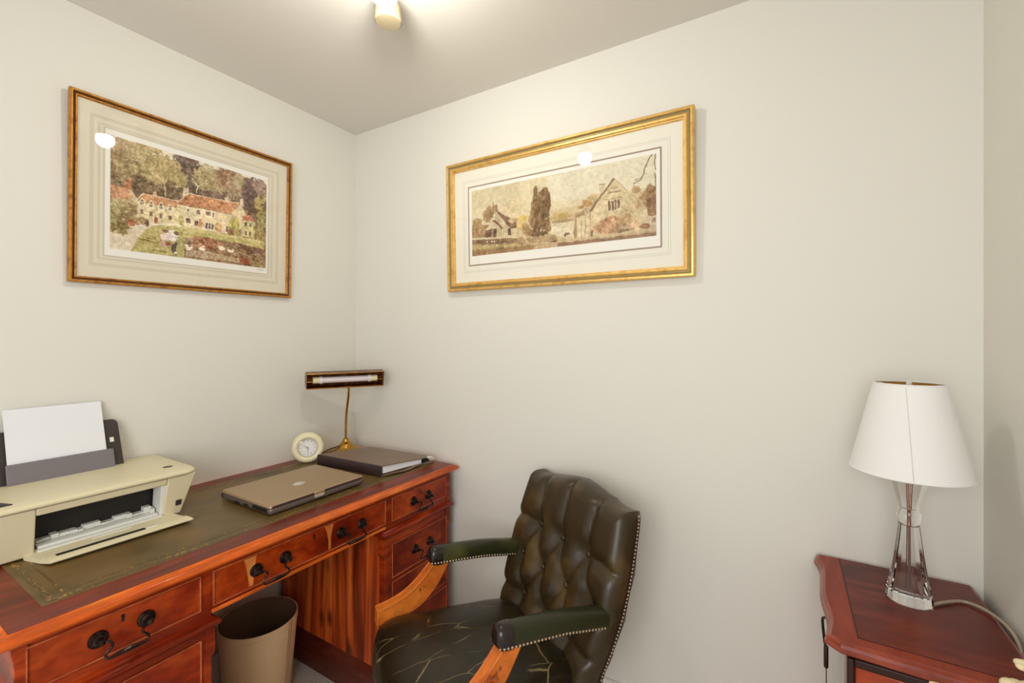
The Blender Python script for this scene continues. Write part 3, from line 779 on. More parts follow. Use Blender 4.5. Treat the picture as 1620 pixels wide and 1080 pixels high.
for x in (LX0 + .03, LX1 - .03):
    for y in (LY0 + .03, LY1 - .03):
        obj('rubber_foot', M().box(x - .01, x + .01, y - .006, y + .006, PZ, LB + .001), MW['black'], lap)

# ------------------------------------------------------------------ brown document folder
fo = thing('document_folder', (-1.50, 1.32, PZ), 'dark brown leather ring folder with white papers at the corner of desk', 'folder', )
# corner positions of the bottom and the top cover
SL, SR = (-1.700, 1.208), (-1.338, 1.226)
BL_, BR_ = (-1.668, 1.468), (-1.300, 1.488)
def quad(p, z): return (p[0], p[1], z)
def mixp(a, b, t): return (a[0] + (b[0]-a[0])*t, a[1] + (b[1]-a[1])*t)
def sheet(name, a, b, c, d, za, zb, th, material, par, bev=.001):
    # a,b along the spine, c,d at the far side
    n = 8; r = []
    for i in range(n + 1):
        t = i / n; p, q = mixp(a, d, t), mixp(b, c, t); z = za + (zb - za) * t
        r.append([quad(p, z), quad(q, z), quad(q, z + th), quad(p, z + th)])
    return obj(name, M().loft(r), material, par, bev)
sheet('back_cover', SL, SR, BR_, BL_, PZ + .0005, PZ + .0005, .003, MW['brownlea'], fo)
sheet('front_cover', SL, SR, mixp(SR, BR_, .97), mixp(SL, BL_, .97), PZ + .0395, PZ + .025, .0035, MW['brownlea'], fo)
nrm = Vector((SR[1] - SL[1], -(SR[0] - SL[0]))).normalized()
spn = []
for p in (SL, SR):
    spn.append([(p[0] + nrm[0]*o, p[1] + nrm[1]*o, z) for o, z in ((0, PZ + .0005), (.003, PZ + .004), (.0042, PZ + .020), (.003, PZ + .038), (0, PZ + .043), (-.004, PZ + .043), (-.004, PZ + .0005))])
obj('spine', M().loft(spn), MW['spine'], fo, angle=50)
pa = mixp(SR, BR_, .05); pb = mixp(SR, BR_, .70); ia = mixp(SL, SR, .985); 
q0 = mixp(mixp(SL, SR, .03), mixp(BL_, BR_, .03), .05); q1 = mixp(mixp(SL, SR, .988), mixp(BL_, BR_, .988), .05)
q2 = mixp(mixp(SL, SR, .988), mixp(BL_, BR_, .988), .76); q3 = mixp(mixp(SL, SR, .03), mixp(BL_, BR_, .03), .76)
ppr = M().loft([[(p[0], p[1], PZ + .011) for p in (q0, q1, q2, q3)], [(q0[0], q0[1], PZ + .0385), (q1[0], q1[1], PZ + .0385), (q2[0], q2[1], PZ + .0285), (q3[0], q3[1], PZ + .0285)]])
obj('paper_stack', ppr, MW['paper'], fo, 0.0005)
q4 = mixp(mixp(SL, SR, .99), mixp(BL_, BR_, .99), .80); q5 = mixp(mixp(SL, SR, .99), mixp(BL_, BR_, .99), .92)
q6 = mixp(mixp(SL, SR, .5), mixp(BL_, BR_, .5), .92); q7 = mixp(mixp(SL, SR, .5), mixp(BL_, BR_, .5), .80)
obj('dark_divider', M().loft([[(p[0], p[1], z) for p in (q4, q5, q6, q7)] for z in (PZ + .010, PZ + .0255)]), MW['black'], fo, 0.001)
fl = []
for i in range(10):
    t = i / 9; p = mixp(SR, BR_, .03 + .72 * t); o = .008 + .012 * math.sin(math.pi * t) ** 2
    z = PZ + .0035 + .005 * t + .002 * math.sin(9 * t)
    fl.append([(p[0] - .05, p[1], z), (p[0] + o, p[1], z), (p[0] + o, p[1], z + .0016), (p[0] - .05, p[1], z + .0016)])
obj('pocket_flap', M().loft(fl), MW['brownlea'], fo, 0.0006)
for k, (t, o, z) in enumerate([(.90, .012, .028), (.93, .016, .021), (.96, .006, .016)]):
    p = mixp(SR, BR_, t)
    obj('paper_corner', M().box(p[0] - .015, p[0] + o, p[1] - .012, p[1] + .012, PZ + z, PZ + z + .0016), MW['label'], fo)

# ------------------------------------------------------------------ clock
ck = thing('desk_clock', (-1.768, 1.207, PZ), 'round ivory ring desk clock with white dial beside the brass lamp', 'clock', rotz=R(55), local=True)
# local: faces -y
def around(rings, cz): return [[(r*math.cos(2*math.pi*k/56), d, cz + r*math.sin(2*math.pi*k/56)) for k in range(56)] for r, d in rings]
cz = .0650
prof = []
for k in range(17):
    a = R(-20 + 220 * k / 16); prof.append((.0505 + .0145 * math.cos(a), -.002 - .022 * math.sin(a)))
prof = [(.0620, .018), (.0642, .006)] + [(.0500 + .0147 * math.cos(R(a)), -.004 - .021 * math.sin(R(a))) for a in range(0, 166, 11)] + [(.0352, -.002)]
def back_lean(x, y, z): return (x, y + (z) * .10, z - .0008)
obj('clock_ring', M().loft(around(prof, cz)).map(back_lean), MW['ivory'], ck, angle=60)
obj('bezel', M().loft(around([(.0382, -.012), (.0385, -.0165), (.0368, -.0170), (.0362, -.012)], cz), False, False).map(back_lean), MW['chrome'], ck)
dl = obj('dial', M().loft(around([(.0372, -.010), (.0368, -.0118)], cz)).map(back_lean), MW['dial'], ck)
tk = M()
for k in range(12):
    a = R(30 * k); r0, r1 = (.0265, .0315)
    dx, dz = math.cos(a), math.sin(a); px_, pz_ = -dz * .0009, dx * .0009
    tk.loft([[(r*dx + q*px_, y, cz + r*dz + q*pz_) for r, q in ((r0, -1), (r1, -1), (r1, 1), (r0, 1))] for y in (-.0116, -.0124)])
for k in range(60):
    a = R(6 * k); tk.loft([[(r*math.cos(a) - q*.0003*math.sin(a), y, cz + r*math.sin(a) + q*.0003*math.cos(a)) for r, q in ((.0335, -1), (.0345, -1), (.0345, 1), (.0335, 1))] for y in (-.0116, -.0122)])
obj('dial_marks', tk.map(back_lean), MW['ink'], dl)
def hand(ang, ln, w):
    a = R(ang); dx, dz = math.cos(a), math.sin(a)
    return M().loft([[(dx*r - dz*q, y, cz + dz*r + dx*q) for r, q in ((-.005, -w), (ln, -w*.5), (ln, w*.5), (-.005, w))] for y in (-.0128, -.0136)]).map(back_lean)
obj('clock_hand', hand(150, .022, .0010), MW['ink'], dl); obj('clock_hand', hand(-88, .025, .0008), MW['ink'], dl)

# ------------------------------------------------------------------ brass desk lamp
LBX, LBY = -1.792, 1.424
dlmp = thing('desk_lamp', (LBX, LBY, PZ), 'brass tube desk lamp with brown trough shade in the room corner', 'lamp')
obj('lamp_base', M().lathe([(.082, 0), (.083, .004), (.080, .008), (.058, .012), (.038, .017), (.033, .022), (.031, .030), (.024, .038), (.016, .044), (.013, .050), (.014, .054), (.0105, .058), (.0085, .060)], (LBX, LBY, PZ), 44), MW['brass'], dlmp, angle=60)
SHC = Vector((-1.715, 1.360, 1.142))
polep = spline([(LBX, LBY, PZ + .055), (LBX, LBY, PZ + .11), (LBX + .004, LBY - .001, PZ + .17), (LBX + .018, LBY - .006, PZ + .22), (LBX + .040, LBY - .018, PZ + .26), (LBX + .060, LBY - .032, PZ + .295), (LBX + .068, LBY - .040, PZ + .318)], 6)
obj('lamp_pole', M().tube(polep, .0056, 12), MW['brass'], dlmp)
ax = Vector((.162, .298, 0)).normalized(); out = Vector((.88, -.48, 0)).normalized()
def L3(a, o, z): p = SHC + ax * a + out * o; return (p.x, p.y, p.z + z)
HL = .164
# trough: channel section open to the room and a little downwards
dn = -.16
def rot(o, z):
    c, s_ = math.cos(dn), math.sin(dn); return (o * c - z * s_, o * s_ + z * c)
chan = [(.034, .0335), (-.010, .0350), (-.034, .018), (-.036, -.014), (-.012, -.0335), (.030, -.0340)]
def chanring(a, g):
    o = []
    inner = [(.034, .0335 - g), (-.010, .0350 - g), (-.034 + g, .018), (-.036 + g, -.014), (-.012, -.0335 + g), (.030, -.0340 + g)]
    pts = chan + list(reversed(inner))
    return [L3(a, *rot(p, q)) for p, q in pts]
obj('lamp_shade', M().loft([chanring(-HL, .0018), chanring(HL, .0018)]), MW['copper'], dlmp)
for s in (-1, 1):
    obj('shade_end', M().loft([[L3(s * (HL + d), *rot(p, q)) for p, q in chan] for d in (-.001, .002)]), MW['copper'], dlmp)
for (p, q) in ((.034, .0330), (.030, -.0335)):
    obj('shade_rim', M().tube([L3(-HL - .002, *rot(p, q)), L3(HL + .002, *rot(p, q))], .0022, 8), MW['brass'], dlmp)
tb = obj('lamp_tube', M().tube([L3(-.100, .010, -.002), L3(.100, .010, -.002)], .0140, 18), MW['tubeglass'], dlmp)
for s in (-1, 1):
    obj('tube_cap', M().tube([L3(s*.096, .010, -.002), L3(s*.099, .010, -.002), L3(s*.110, .010, -.002), L3(s*.112, .010, -.002)], [.013, .0165, .0165, .013], 16), MW['ceramic'], dlmp)
    obj('tube_socket', M().tube([L3(s*.111, .009, -.002), L3(s*.138, .009, -.002)], .0145, 16), MW['socket'], dlmp)
    obj('socket_bracket', M().tube([L3(s*.137, .008, .005), L3(s*.163, .008, .005)], .004, 8).tube([L3(s*.137, .008, -.009), L3(s*.163, .008, -.009)], .004, 8), MW['brass'], dlmp)
obj('reflector_plate', M().loft([[L3(a, *rot(p, q)) for p, q in ((-.012, -.0312), (.027, -.0318), (.027, -.0308), (-.012, -.0300))] for a in (-HL + .003, HL - .003)]), MW['brass'], dlmp)
obj('shade_swivel', M().tube([L3(.0, -.018, -.030), L3(.0, -.014, -.040), (polep[-1][0], polep[-1][1], polep[-1][2] - .004)], .0065, 10), MW['brass'], dlmp)
obj('lamp_cord', M().tube(spline([(LBX - .010, LBY - .012, PZ + .030), (LBX - .022, LBY - .040, PZ + .022), (LBX - .030, LBY - .085, PZ + .014), (LBX - .020, LBY - .120, PZ + .006), (LBX + .02, LBY - .150, PZ + .0045)], 6), .0028, 8), MW['darkcord'], dlmp)

# ------------------------------------------------------------------ crystal table lamp
TX, TY = .2450, 1.379
CB = CZ + .0012
tl = thing('table_lamp', (TX, TY, CB), 'cut crystal table lamp with a white empire shade on the corner cabinet', 'lamp')
def fac(prof, n, rot0=0.0):
    return M().loft([[(TX + r*math.cos(2*math.pi*j/n + rot0), TY + r*math.sin(2*math.pi*j/n + rot0), CB + z) for j in range(n)] for r, z in prof])
obj('crystal_stem', fac([(.041, 0), (.0435, .003), (.0435, .006), (.0390, .0285), (.0300, .085), (.0235, .135), (.0190, .176)], 16, .1), MW['crystal'], tl, smooth=False)
obj('crystal_ball', fac([(.0165, .1765), (.0200, .182), (.0215, .191), (.0215, .199), (.0200, .208), (.0165, .2135)], 32), MW['crystal'], tl, angle=50)
obj('crystal_flare', fac([(.0175, .214), (.0225, .235), (.0350, .280), (.0350, .284)], 10, .2), MW['crystal'], tl, smooth=False)
obj('lamp_rod', M().lathe([(.0045, .286), (.0045, .330)], (TX, TY, CB), 12).lathe([(.016, .2845), (.016, .290), (.008, .293)], (TX, TY, CB), 20), MW['chrome'], tl)
obj('lamp_stem_tube', M().lathe([(.0026, .029), (.0026, .2835)], (TX, TY, CB), 14), MW['rod'], tl)
SH0, SH1, SR0, SR1 = CB + .300, CB + .5035, .1120, .0665
def cone(r0, r1, z0, z1, n=64): return [[(TX + r*math.cos(2*math.pi*j/n), TY + r*math.sin(2*math.pi*j/n), z) for j in range(n)] for r, z in ((r0, z0), (r1, z1))]
shd = obj('lamp_shade', M().loft(cone(SR0, SR1, SH0, SH1), False, False), MW['shade'], tl)
obj('shade_lining', M().loft(cone(SR0 - .0025, SR1 - .0025, SH0 + .001, SH1 - .001), False, False), MW['lining'], shd)
for r, z in ((SR0, SH0), (SR1, SH1)):
    obj('shade_trim', M().tube([(TX + (r - .001)*math.cos(2*math.pi*j/64), TY + (r - .001)*math.sin(2*math.pi*j/64), z) for j in range(65)], .0022, 8), MW['shade'], shd)
sa = math.atan2(-TY, -TX) + .07
obj('shade_seam', M().tube([(TX + (SR1 + .0002)*math.cos(sa - .15), TY + (SR1 + .0002)*math.sin(sa - .15), SH1 - .002), (TX + (SR0 + .0002)*math.cos(sa), TY + (SR0 + .0002)*math.sin(sa), SH0 + .002)], .0008, 6), MW['seam'], shd)
sg = M()
for k in range(3):
    a = R(120 * k + 20); sg.tube([(TX, TY, SH1 - .012), (TX + (SR1 - .003)*math.cos(a), TY + (SR1 - .003)*math.sin(a), SH1 - .004)], .0016, 6)
sg.tube([(TX, TY, CB + .33), (TX, TY, SH1 - .004)], .004, 10); sg.ball((TX, TY, SH1 - .001), .006, 10, 8)
obj('shade_carrier', sg, MW['offwhite'], shd)
obj('lamp_cord', M().tube(spline([(TX + .040, TY - .008, CB + .005), (TX + .068, TY + .020, CB + .005), (TX + .105, TY + .046, CB + .004), (TX + .135, TY + .020, CB + .006), (.3995, 1.345, CB + .002), (.4065, 1.31, CB - .03), (.4070, 1.29, CB - .12)], 8), .0032, 8), MW['cord'], tl)

# ------------------------------------------------------------------ cream ornament at the right edge of the frame
orn = thing('cream_ornament', (.345, .96, 0), 'cream blossom spray on a tall stem before the right hand cabinet', 'ornament')
random.seed(3)
obj('stem', M().lathe([(.07, 0), (.07, .012), (.02, .02), (.007, .05), (.006, .66)], (.345, .96, 0), 20), MW['flower'], orn)
def blossom(c, r):
    m = M(); m.ball(c, r * .55, 10, 8)
    for k in range(7):
        a = 2 * math.pi * k / 7; m.ball((c[0] + r*.55*math.cos(a), c[1] + r*.55*math.sin(a), c[2] + r*.1*(k % 2)), r * .5, 10, 8, (1, 1, .7))
    return m
for c, r in (((0.3300, 1.0433, 0.8069), .0155), ((0.3158, 1.0113, 0.7813), .026), ((.318, .985, .735), .020), ((0.2277, 1.0747, 0.7144), .0095)):
    bl = obj('blossom', blossom(c, r), MW['flower'], orn)
    obj('twig', M().tube(spline([(.345, .96, .64), ((.345 + c[0])/2, (.96 + c[1])/2, .69), c], 6), .003, 6), MW['flower'], orn)

# ------------------------------------------------------------------ ceiling light with two spot heads
clt = thing('ceiling_light', (-.94, .82, ZC), 'cream two head ceiling spot light with one lit bulb', 'light')
obj('ceiling_bar', M().box(-1.02, -.86, .80, .835, ZC - .016, ZC), MW['cup'], clt, 0.003)
BX1, BY1, BZ1 = -.9018, .8369, 2.2390
cupm = M().lathe([(.0365, .017), (.0375, .022), (.037, .036), (.026, .058), (.010, .066), (.010, ZC - BZ1 - .010)], (BX1, BY1, BZ1), 28, False, True)  # cup above the view, added to keep bulb light off the ceiling
h1 = obj('spot_cup', cupm, MW['cup'], clt)
obj('bulb', M().ball((BX1, BY1, BZ1), .0355, 28, 18), MW['bulb'], h1)
cup2 = M().lathe([(.036, -.020), (.040, -.016), (.040, .020), (.030, .036), (.010, .044)], (-1.012, .955, 2.288), 28)
cup2.tube(spline([(-1.012, .955, 2.325), (-1.010, .93, 2.340), (-1.000, .86, 2.345), (-.99, .82, 2.35)], 5), .008, 10)
obj('spot_cup', cup2, MW['cup'], clt)

# ------------------------------------------------------------------ framed pictures
VILLAGE_POND_DABS = [
 ('P',[(-0.015,-0.022),(1.027,-0.035),(1.02,0.535),(-0.007,0.815)],(226,219,202),3),
 ('P',[(-0.001,0.303),(0.1,0.182),(0.32,0.09),(0.481,0.044),(0.81,0.025),(1.02,0.042),(1.029,0.582),(0.002,0.655)],(132,110,86),9),
 ('F',0.065,0.137,0.097,0.172,(176,158,122),8),
 ('F',0.044,0.265,0.083,0.172,(150,128,92),9),
 ('F',0.028,0.39,0.069,0.123,(128,108,78),9),
 ('F',0.194,0.02,0.083,0.098,(176,158,110),9),
 ('F',0.113,0.277,0.083,0.172,(158,140,104),10),
 ('F',0.426,0.089,0.104,0.208,(112,94,84),9),
 ('F',0.388,0.233,0.083,0.147,(104,86,74),9),
 ('F',0.497,0.192,0.083,0.147,(120,102,88),8),
 ('F',0.22,0.173,0.117,0.184,(178,162,118),12),
 ('F',0.321,0.174,0.076,0.147,(172,155,112),11),
 ('F',0.374,0.238,0.069,0.098,(160,145,100),10),
 ('F',0.198,0.429,0.124,0.098,(106,86,64),10),
 ('F',0.15,0.405,0.055,0.123,(112,94,70),9),
 ('F',0.298,0.415,0.097,0.074,(118,98,70),9),
 ('F',0.552,0.059,0.055,0.098,(186,176,148),6),
 ('F',0.539,0.198,0.083,0.123,(168,154,112),10),
 ('F',0.627,0.188,0.069,0.147,(166,150,112),9),
 ('F',0.484,0.328,0.055,0.074,(100,80,66),8),
 ('F',0.599,0.333,0.097,0.069,(112,88,70),8),
 ('F',0.701,0.091,0.083,0.135,(146,112,82),10),
 ('F',0.749,0.189,0.062,0.147,(162,142,110),8),
 ('F',0.779,0.084,0.041,0.098,(172,158,124),7),
 ('F',0.886,0.187,0.083,0.221,(106,84,74),9),
 ('F',0.935,0.097,0.062,0.11,(142,120,106),8),
 ('F',0.93,0.317,0.062,0.147,(110,88,70),9),
 ('F',0.879,0.285,0.041,0.172,(98,78,66),8),
 ('F',0.946,0.287,0.048,0.098,(164,146,90),10),
 ('F',0.966,0.452,0.048,0.172,(160,146,92),10),
 ('F',0.988,0.2,0.019,0.049,(176,160,110),8),
 ('L',[(0.298,0.436),(0.291,0.312),(0.258,0.262),(0.221,0.235)],0.0069,(206,190,150)),
 ('L',[(0.291,0.333),(0.309,0.242)],0.0055,(206,190,150)),
 ('L',[(0.484,0.328),(0.495,0.259),(0.472,0.223)],0.0069,(212,198,164)),
 ('L',[(0.495,0.263),(0.539,0.209),(0.568,0.205)],0.0055,(212,198,164)),
 ('L',[(0.148,0.284),(0.166,0.236)],0.0041,(100,80,60)),
 ('L',[(0.239,0.207),(0.257,0.116)],0.0041,(130,110,80)),
 ('P',[(0.002,0.547),(0.103,0.472),(0.144,0.539),(0.146,0.732),(0.004,0.772)],(176,158,120),10),
 ('P',[(0.001,0.436),(0.091,0.436),(0.141,0.526),(0.002,0.549)],(192,146,112),9),
 ('P',[(0.077,0.376),(0.109,0.351),(0.11,0.444),(0.077,0.441)],(182,128,92),8),
 ('P',[(0.09,0.342),(0.104,0.337),(0.104,0.361),(0.091,0.366)],(190,140,100),6),
 ('P',[(0.094,0.449),(0.11,0.444),(0.144,0.529),(0.14,0.575),(0.11,0.53)],(206,190,158),5),
 ('P',[(0.142,0.546),(0.175,0.498),(0.372,0.505),(0.374,0.672),(0.226,0.714),(0.143,0.709)],(216,202,164),12),
 ('P',[(0.146,0.488),(0.174,0.454),(0.372,0.454),(0.372,0.522),(0.151,0.551)],(194,146,108),9),
 ('P',[(0.229,0.418),(0.245,0.404),(0.249,0.453),(0.231,0.455)],(206,176,140),6),
 ('L',[(0.141,0.514),(0.174,0.454),(0.372,0.454)],0.0055,(224,204,176)),
 ('P',[(0.146,0.541),(0.165,0.494),(0.185,0.528),(0.183,0.578),(0.149,0.589)],(226,214,184),5),
 ('P',[(0.156,0.533),(0.165,0.508),(0.175,0.527)],(96,78,70),4),
 ('P',[(0.157,0.541),(0.174,0.536),(0.174,0.556),(0.157,0.561)],(150,140,130),5),
 ('P',[(0.158,0.608),(0.175,0.605),(0.175,0.646),(0.158,0.649)],(128,104,84),6),
 ('P',[(0.197,0.54),(0.216,0.493),(0.236,0.528),(0.234,0.578),(0.2,0.589)],(226,214,184),5),
 ('P',[(0.207,0.533),(0.216,0.507),(0.226,0.527)],(96,78,70),4),
 ('P',[(0.208,0.541),(0.225,0.535),(0.225,0.556),(0.208,0.562)],(150,140,130),5),
 ('P',[(0.209,0.609),(0.226,0.606),(0.226,0.647),(0.209,0.65)],(128,104,84),6),
 ('P',[(0.251,0.542),(0.271,0.493),(0.292,0.529),(0.29,0.58),(0.254,0.591)],(226,214,184),5),
 ('P',[(0.261,0.534),(0.271,0.508),(0.282,0.528)],(96,78,70),4),
 ('P',[(0.263,0.542),(0.28,0.536),(0.281,0.557),(0.263,0.563)],(150,140,130),5),
 ('P',[(0.264,0.611),(0.281,0.608),(0.282,0.65),(0.264,0.653)],(128,104,84),6),
 ('P',[(0.305,0.541),(0.325,0.493),(0.346,0.528),(0.344,0.58),(0.308,0.591)],(226,214,184),5),
 ('P',[(0.315,0.534),(0.325,0.507),(0.336,0.527)],(96,78,70),4),
 ('P',[(0.316,0.542),(0.334,0.536),(0.335,0.557),(0.317,0.563)],(150,140,130),5),
 ('P',[(0.317,0.612),(0.335,0.608),(0.336,0.651),(0.318,0.654)],(128,104,84),6),
 ('P',[(0.371,0.48),(0.722,0.463),(0.793,0.361),(0.836,0.428),(0.838,0.561),(0.717,0.683),(0.373,0.698)],(224,210,176),9),
 ('P',[(0.374,0.453),(0.44,0.355),(0.792,0.333),(0.722,0.463),(0.372,0.479)],(192,140,100),11),
 ('L',[(0.37,0.458),(0.44,0.352),(0.792,0.333)],0.0055,(222,202,170)),
 ('L',[(0.372,0.481),(0.722,0.468)],0.0041,(120,84,62)),
 ('P',[(0.722,0.463),(0.795,0.337),(0.836,0.428),(0.827,0.493),(0.738,0.528)],(214,200,166),6),
 ('P',[(0.406,0.308),(0.437,0.297),(0.435,0.372),(0.4,0.405)],(214,200,170),5),
 ('P',[(0.678,0.297),(0.707,0.287),(0.711,0.351),(0.677,0.352)],(212,196,168),5),
 ('P',[(0.79,0.28),(0.812,0.272),(0.818,0.353),(0.792,0.352)],(214,200,172),5),
 ('P',[(0.423,0.502),(0.445,0.497),(0.446,0.538),(0.424,0.543)],(236,226,200),3),
 ('P',[(0.427,0.507),(0.441,0.505),(0.441,0.533),(0.428,0.535)],(124,100,88),14),
 ('P',[(0.482,0.494),(0.513,0.487),(0.514,0.542),(0.483,0.549)],(236,226,200),3),
 ('P',[(0.487,0.499),(0.509,0.495),(0.51,0.536),(0.487,0.541)],(124,100,88),14),
 ('P',[(0.543,0.493),(0.584,0.483),(0.584,0.539),(0.544,0.548)],(236,226,200),3),
 ('P',[(0.548,0.498),(0.579,0.491),(0.58,0.533),(0.548,0.54)],(124,100,88),14),
 ('P',[(0.588,0.488),(0.609,0.484),(0.609,0.54),(0.589,0.544)],(236,226,200),3),
 ('P',[(0.592,0.493),(0.604,0.492),(0.605,0.535),(0.593,0.536)],(124,100,88),14),
 ('P',[(0.416,0.595),(0.454,0.586),(0.455,0.654),(0.417,0.662)],(236,226,200),3),
 ('P',[(0.42,0.6),(0.45,0.594),(0.451,0.648),(0.421,0.655)],(124,100,88),14),
 ('P',[(0.471,0.605),(0.505,0.598),(0.506,0.666),(0.472,0.673)],(236,226,200),3),
 ('P',[(0.475,0.611),(0.501,0.606),(0.501,0.661),(0.476,0.666)],(124,100,88),14),
 ('P',[(0.543,0.605),(0.569,0.599),(0.57,0.673),(0.544,0.678)],(236,226,200),3),
 ('P',[(0.548,0.61),(0.565,0.607),(0.566,0.668),(0.548,0.67)],(124,100,88),14),
 ('P',[(0.563,0.603),(0.59,0.598),(0.591,0.672),(0.564,0.677)],(236,226,200),3),
 ('P',[(0.568,0.609),(0.585,0.606),(0.586,0.667),(0.569,0.669)],(124,100,88),14),
 ('P',[(0.585,0.602),(0.609,0.597),(0.61,0.672),(0.586,0.676)],(236,226,200),3),
 ('P',[(0.59,0.607),(0.604,0.605),(0.605,0.666),(0.59,0.668)],(124,100,88),14),
 ('P',[(0.682,0.602),(0.71,0.596),(0.711,0.673),(0.683,0.678)],(236,226,200),3),
 ('P',[(0.687,0.607),(0.705,0.605),(0.706,0.667),(0.688,0.669)],(124,100,88),14),
 ('F',0.516,0.628,0.017,0.049,(196,150,110),12),
 ('F',0.633,0.64,0.028,0.054,(196,160,116),14),
 ('F',0.393,0.641,0.019,0.064,(190,182,118),12),
 ('F',0.747,0.586,0.047,0.123,(182,172,96),16),
 ('F',0.725,0.662,0.028,0.049,(140,104,74),14),
 ('P',[(0.801,0.51),(0.908,0.488),(0.911,0.674),(0.804,0.677)],(206,194,144),10),
 ('P',[(0.82,0.447),(0.873,0.431),(0.903,0.49),(0.804,0.509)],(196,126,98),8),
 ('P',[(0.83,0.52),(0.843,0.519),(0.844,0.564),(0.831,0.563)],(90,76,60),5),
 ('P',[(0.863,0.52),(0.876,0.519),(0.877,0.56),(0.864,0.559)],(90,76,60),5),
 ('P',[(0.832,0.615),(0.845,0.614),(0.846,0.664),(0.833,0.662)],(90,76,60),5),
 ('P',[(0.865,0.611),(0.878,0.61),(0.879,0.665),(0.866,0.664)],(90,76,60),5),
 ('F',0.953,0.651,0.05,0.098,(140,122,74),14),
 ('F',0.934,0.559,0.041,0.059,(150,134,84),12),
 ('P',[(-0.007,0.858),(0.095,0.799),(0.214,0.726),(0.241,0.726),(0.178,0.806),(0.114,0.984),(0.108,1.01),(-0.005,1.007)],(208,198,176),4),
 ('P',[(0.114,0.997),(0.133,0.895),(0.178,0.797),(0.232,0.725),(0.38,0.692),(0.575,0.701),(0.988,0.696),(0.989,0.79),(0.576,0.814),(0.421,0.796),(0.409,0.875),(0.416,0.996)],(180,170,112),8),
 ('P',[(0.276,0.717),(0.38,0.692),(0.953,0.69),(0.954,0.724),(0.38,0.718)],(200,190,134),5),
 ('P',[(0.49,0.763),(0.576,0.764),(0.989,0.777),(1.0,1.01),(0.41,0.988),(0.415,0.896),(0.435,0.825)],(140,112,84),12),
 ('P',[(0.462,0.779),(0.576,0.764),(0.696,0.797),(0.577,0.881),(0.45,0.888)],(166,126,96),16),
 ('P',[(0.518,0.77),(0.605,0.762),(0.599,0.877),(0.527,0.884)],(158,104,76),18),
 ('P',[(0.726,0.755),(0.989,0.79),(0.99,0.827),(0.856,0.867),(0.822,0.803)],(116,88,72),8),
 ('P',[(0.423,0.927),(0.578,0.908),(0.808,0.93),(0.792,0.971),(0.424,0.977)],(172,152,124),10),
 ('P',[(0.776,0.917),(0.857,0.92),(0.891,0.981),(0.809,0.987)],(150,88,66),12),
 ('P',[(0.857,0.93),(0.999,0.941),(1.0,1.005),(0.891,1.0)],(158,136,96),10),
 ('L',[(0.437,0.913),(0.667,0.912)],0.0041,(196,180,152)),
 ('L',[(0.492,0.94),(0.729,0.955)],0.0041,(190,170,140)),
 ('L',[(0.666,0.839),(0.889,0.885)],0.0041,(176,150,116)),
 ('F',0.049,0.78,0.066,0.078,(132,114,66),12),
 ('F',0.016,0.69,0.036,0.098,(160,146,100),12),
 ('F',0.071,0.713,0.055,0.059,(150,132,92),14),
 ('F',0.081,0.63,0.061,0.064,(140,118,84),12),
 ('F',0.112,0.742,0.041,0.039,(176,112,78),18),
 ('F',0.165,0.706,0.041,0.039,(156,128,84),16),
 ('F',0.195,0.718,0.011,0.039,(104,84,70),6),
 ('F',0.244,0.679,0.011,0.034,(160,92,64),8),
 ('F',0.047,0.621,0.055,0.059,(168,154,110),12),
 ('P',[(0.276,0.687),(0.393,0.68),(0.393,0.697),(0.276,0.704)],(232,222,196),4),
 ('L',[(0.154,0.877),(0.253,0.891)],0.011,(134,112,58)),
 ('L',[(0.191,0.86),(0.24,0.856)],0.0069,(140,118,62)),
 ('L',[(0.229,0.959),(0.317,0.965)],0.0083,(140,120,66)),
 ('F',0.299,0.827,0.036,0.064,(226,208,200),8),
 ('F',0.342,0.805,0.033,0.059,(224,216,212),8),
 ('F',0.291,0.882,0.033,0.039,(212,176,160),10),
 ('F',0.316,0.886,0.022,0.025,(150,92,72),10),
 ('F',0.297,0.766,0.019,0.017,(140,104,74),6),
 ('F',0.365,0.769,0.017,0.02,(120,92,70),6),
 ('F',0.349,0.921,0.017,0.054,(84,72,64),8),
 ('F',0.362,0.875,0.011,0.02,(70,60,54),5),
 ('F',0.359,0.962,0.01,0.015,(220,208,190),5),
 ('F',0.436,0.902,0.028,0.022,(238,228,206),5),
 ('F',0.425,0.872,0.014,0.011,(238,228,206),5),
 ('F',0.458,0.886,0.011,0.009,(238,228,206),5),
 ('F',0.527,0.888,0.025,0.02,(238,228,206),5),
 ('F',0.537,0.857,0.011,0.009,(238,228,206),5),
 ('F',0.662,0.847,0.023,0.019,(238,228,206),5),
 ('F',0.642,0.835,0.008,0.007,(238,228,206),5),
 ('F',0.725,0.863,0.019,0.015,(238,228,206),5),
 ('F',0.706,0.853,0.008,0.007,(238,228,206),5),
 ('F',0.746,0.844,0.008,0.007,(238,228,206),5),
]
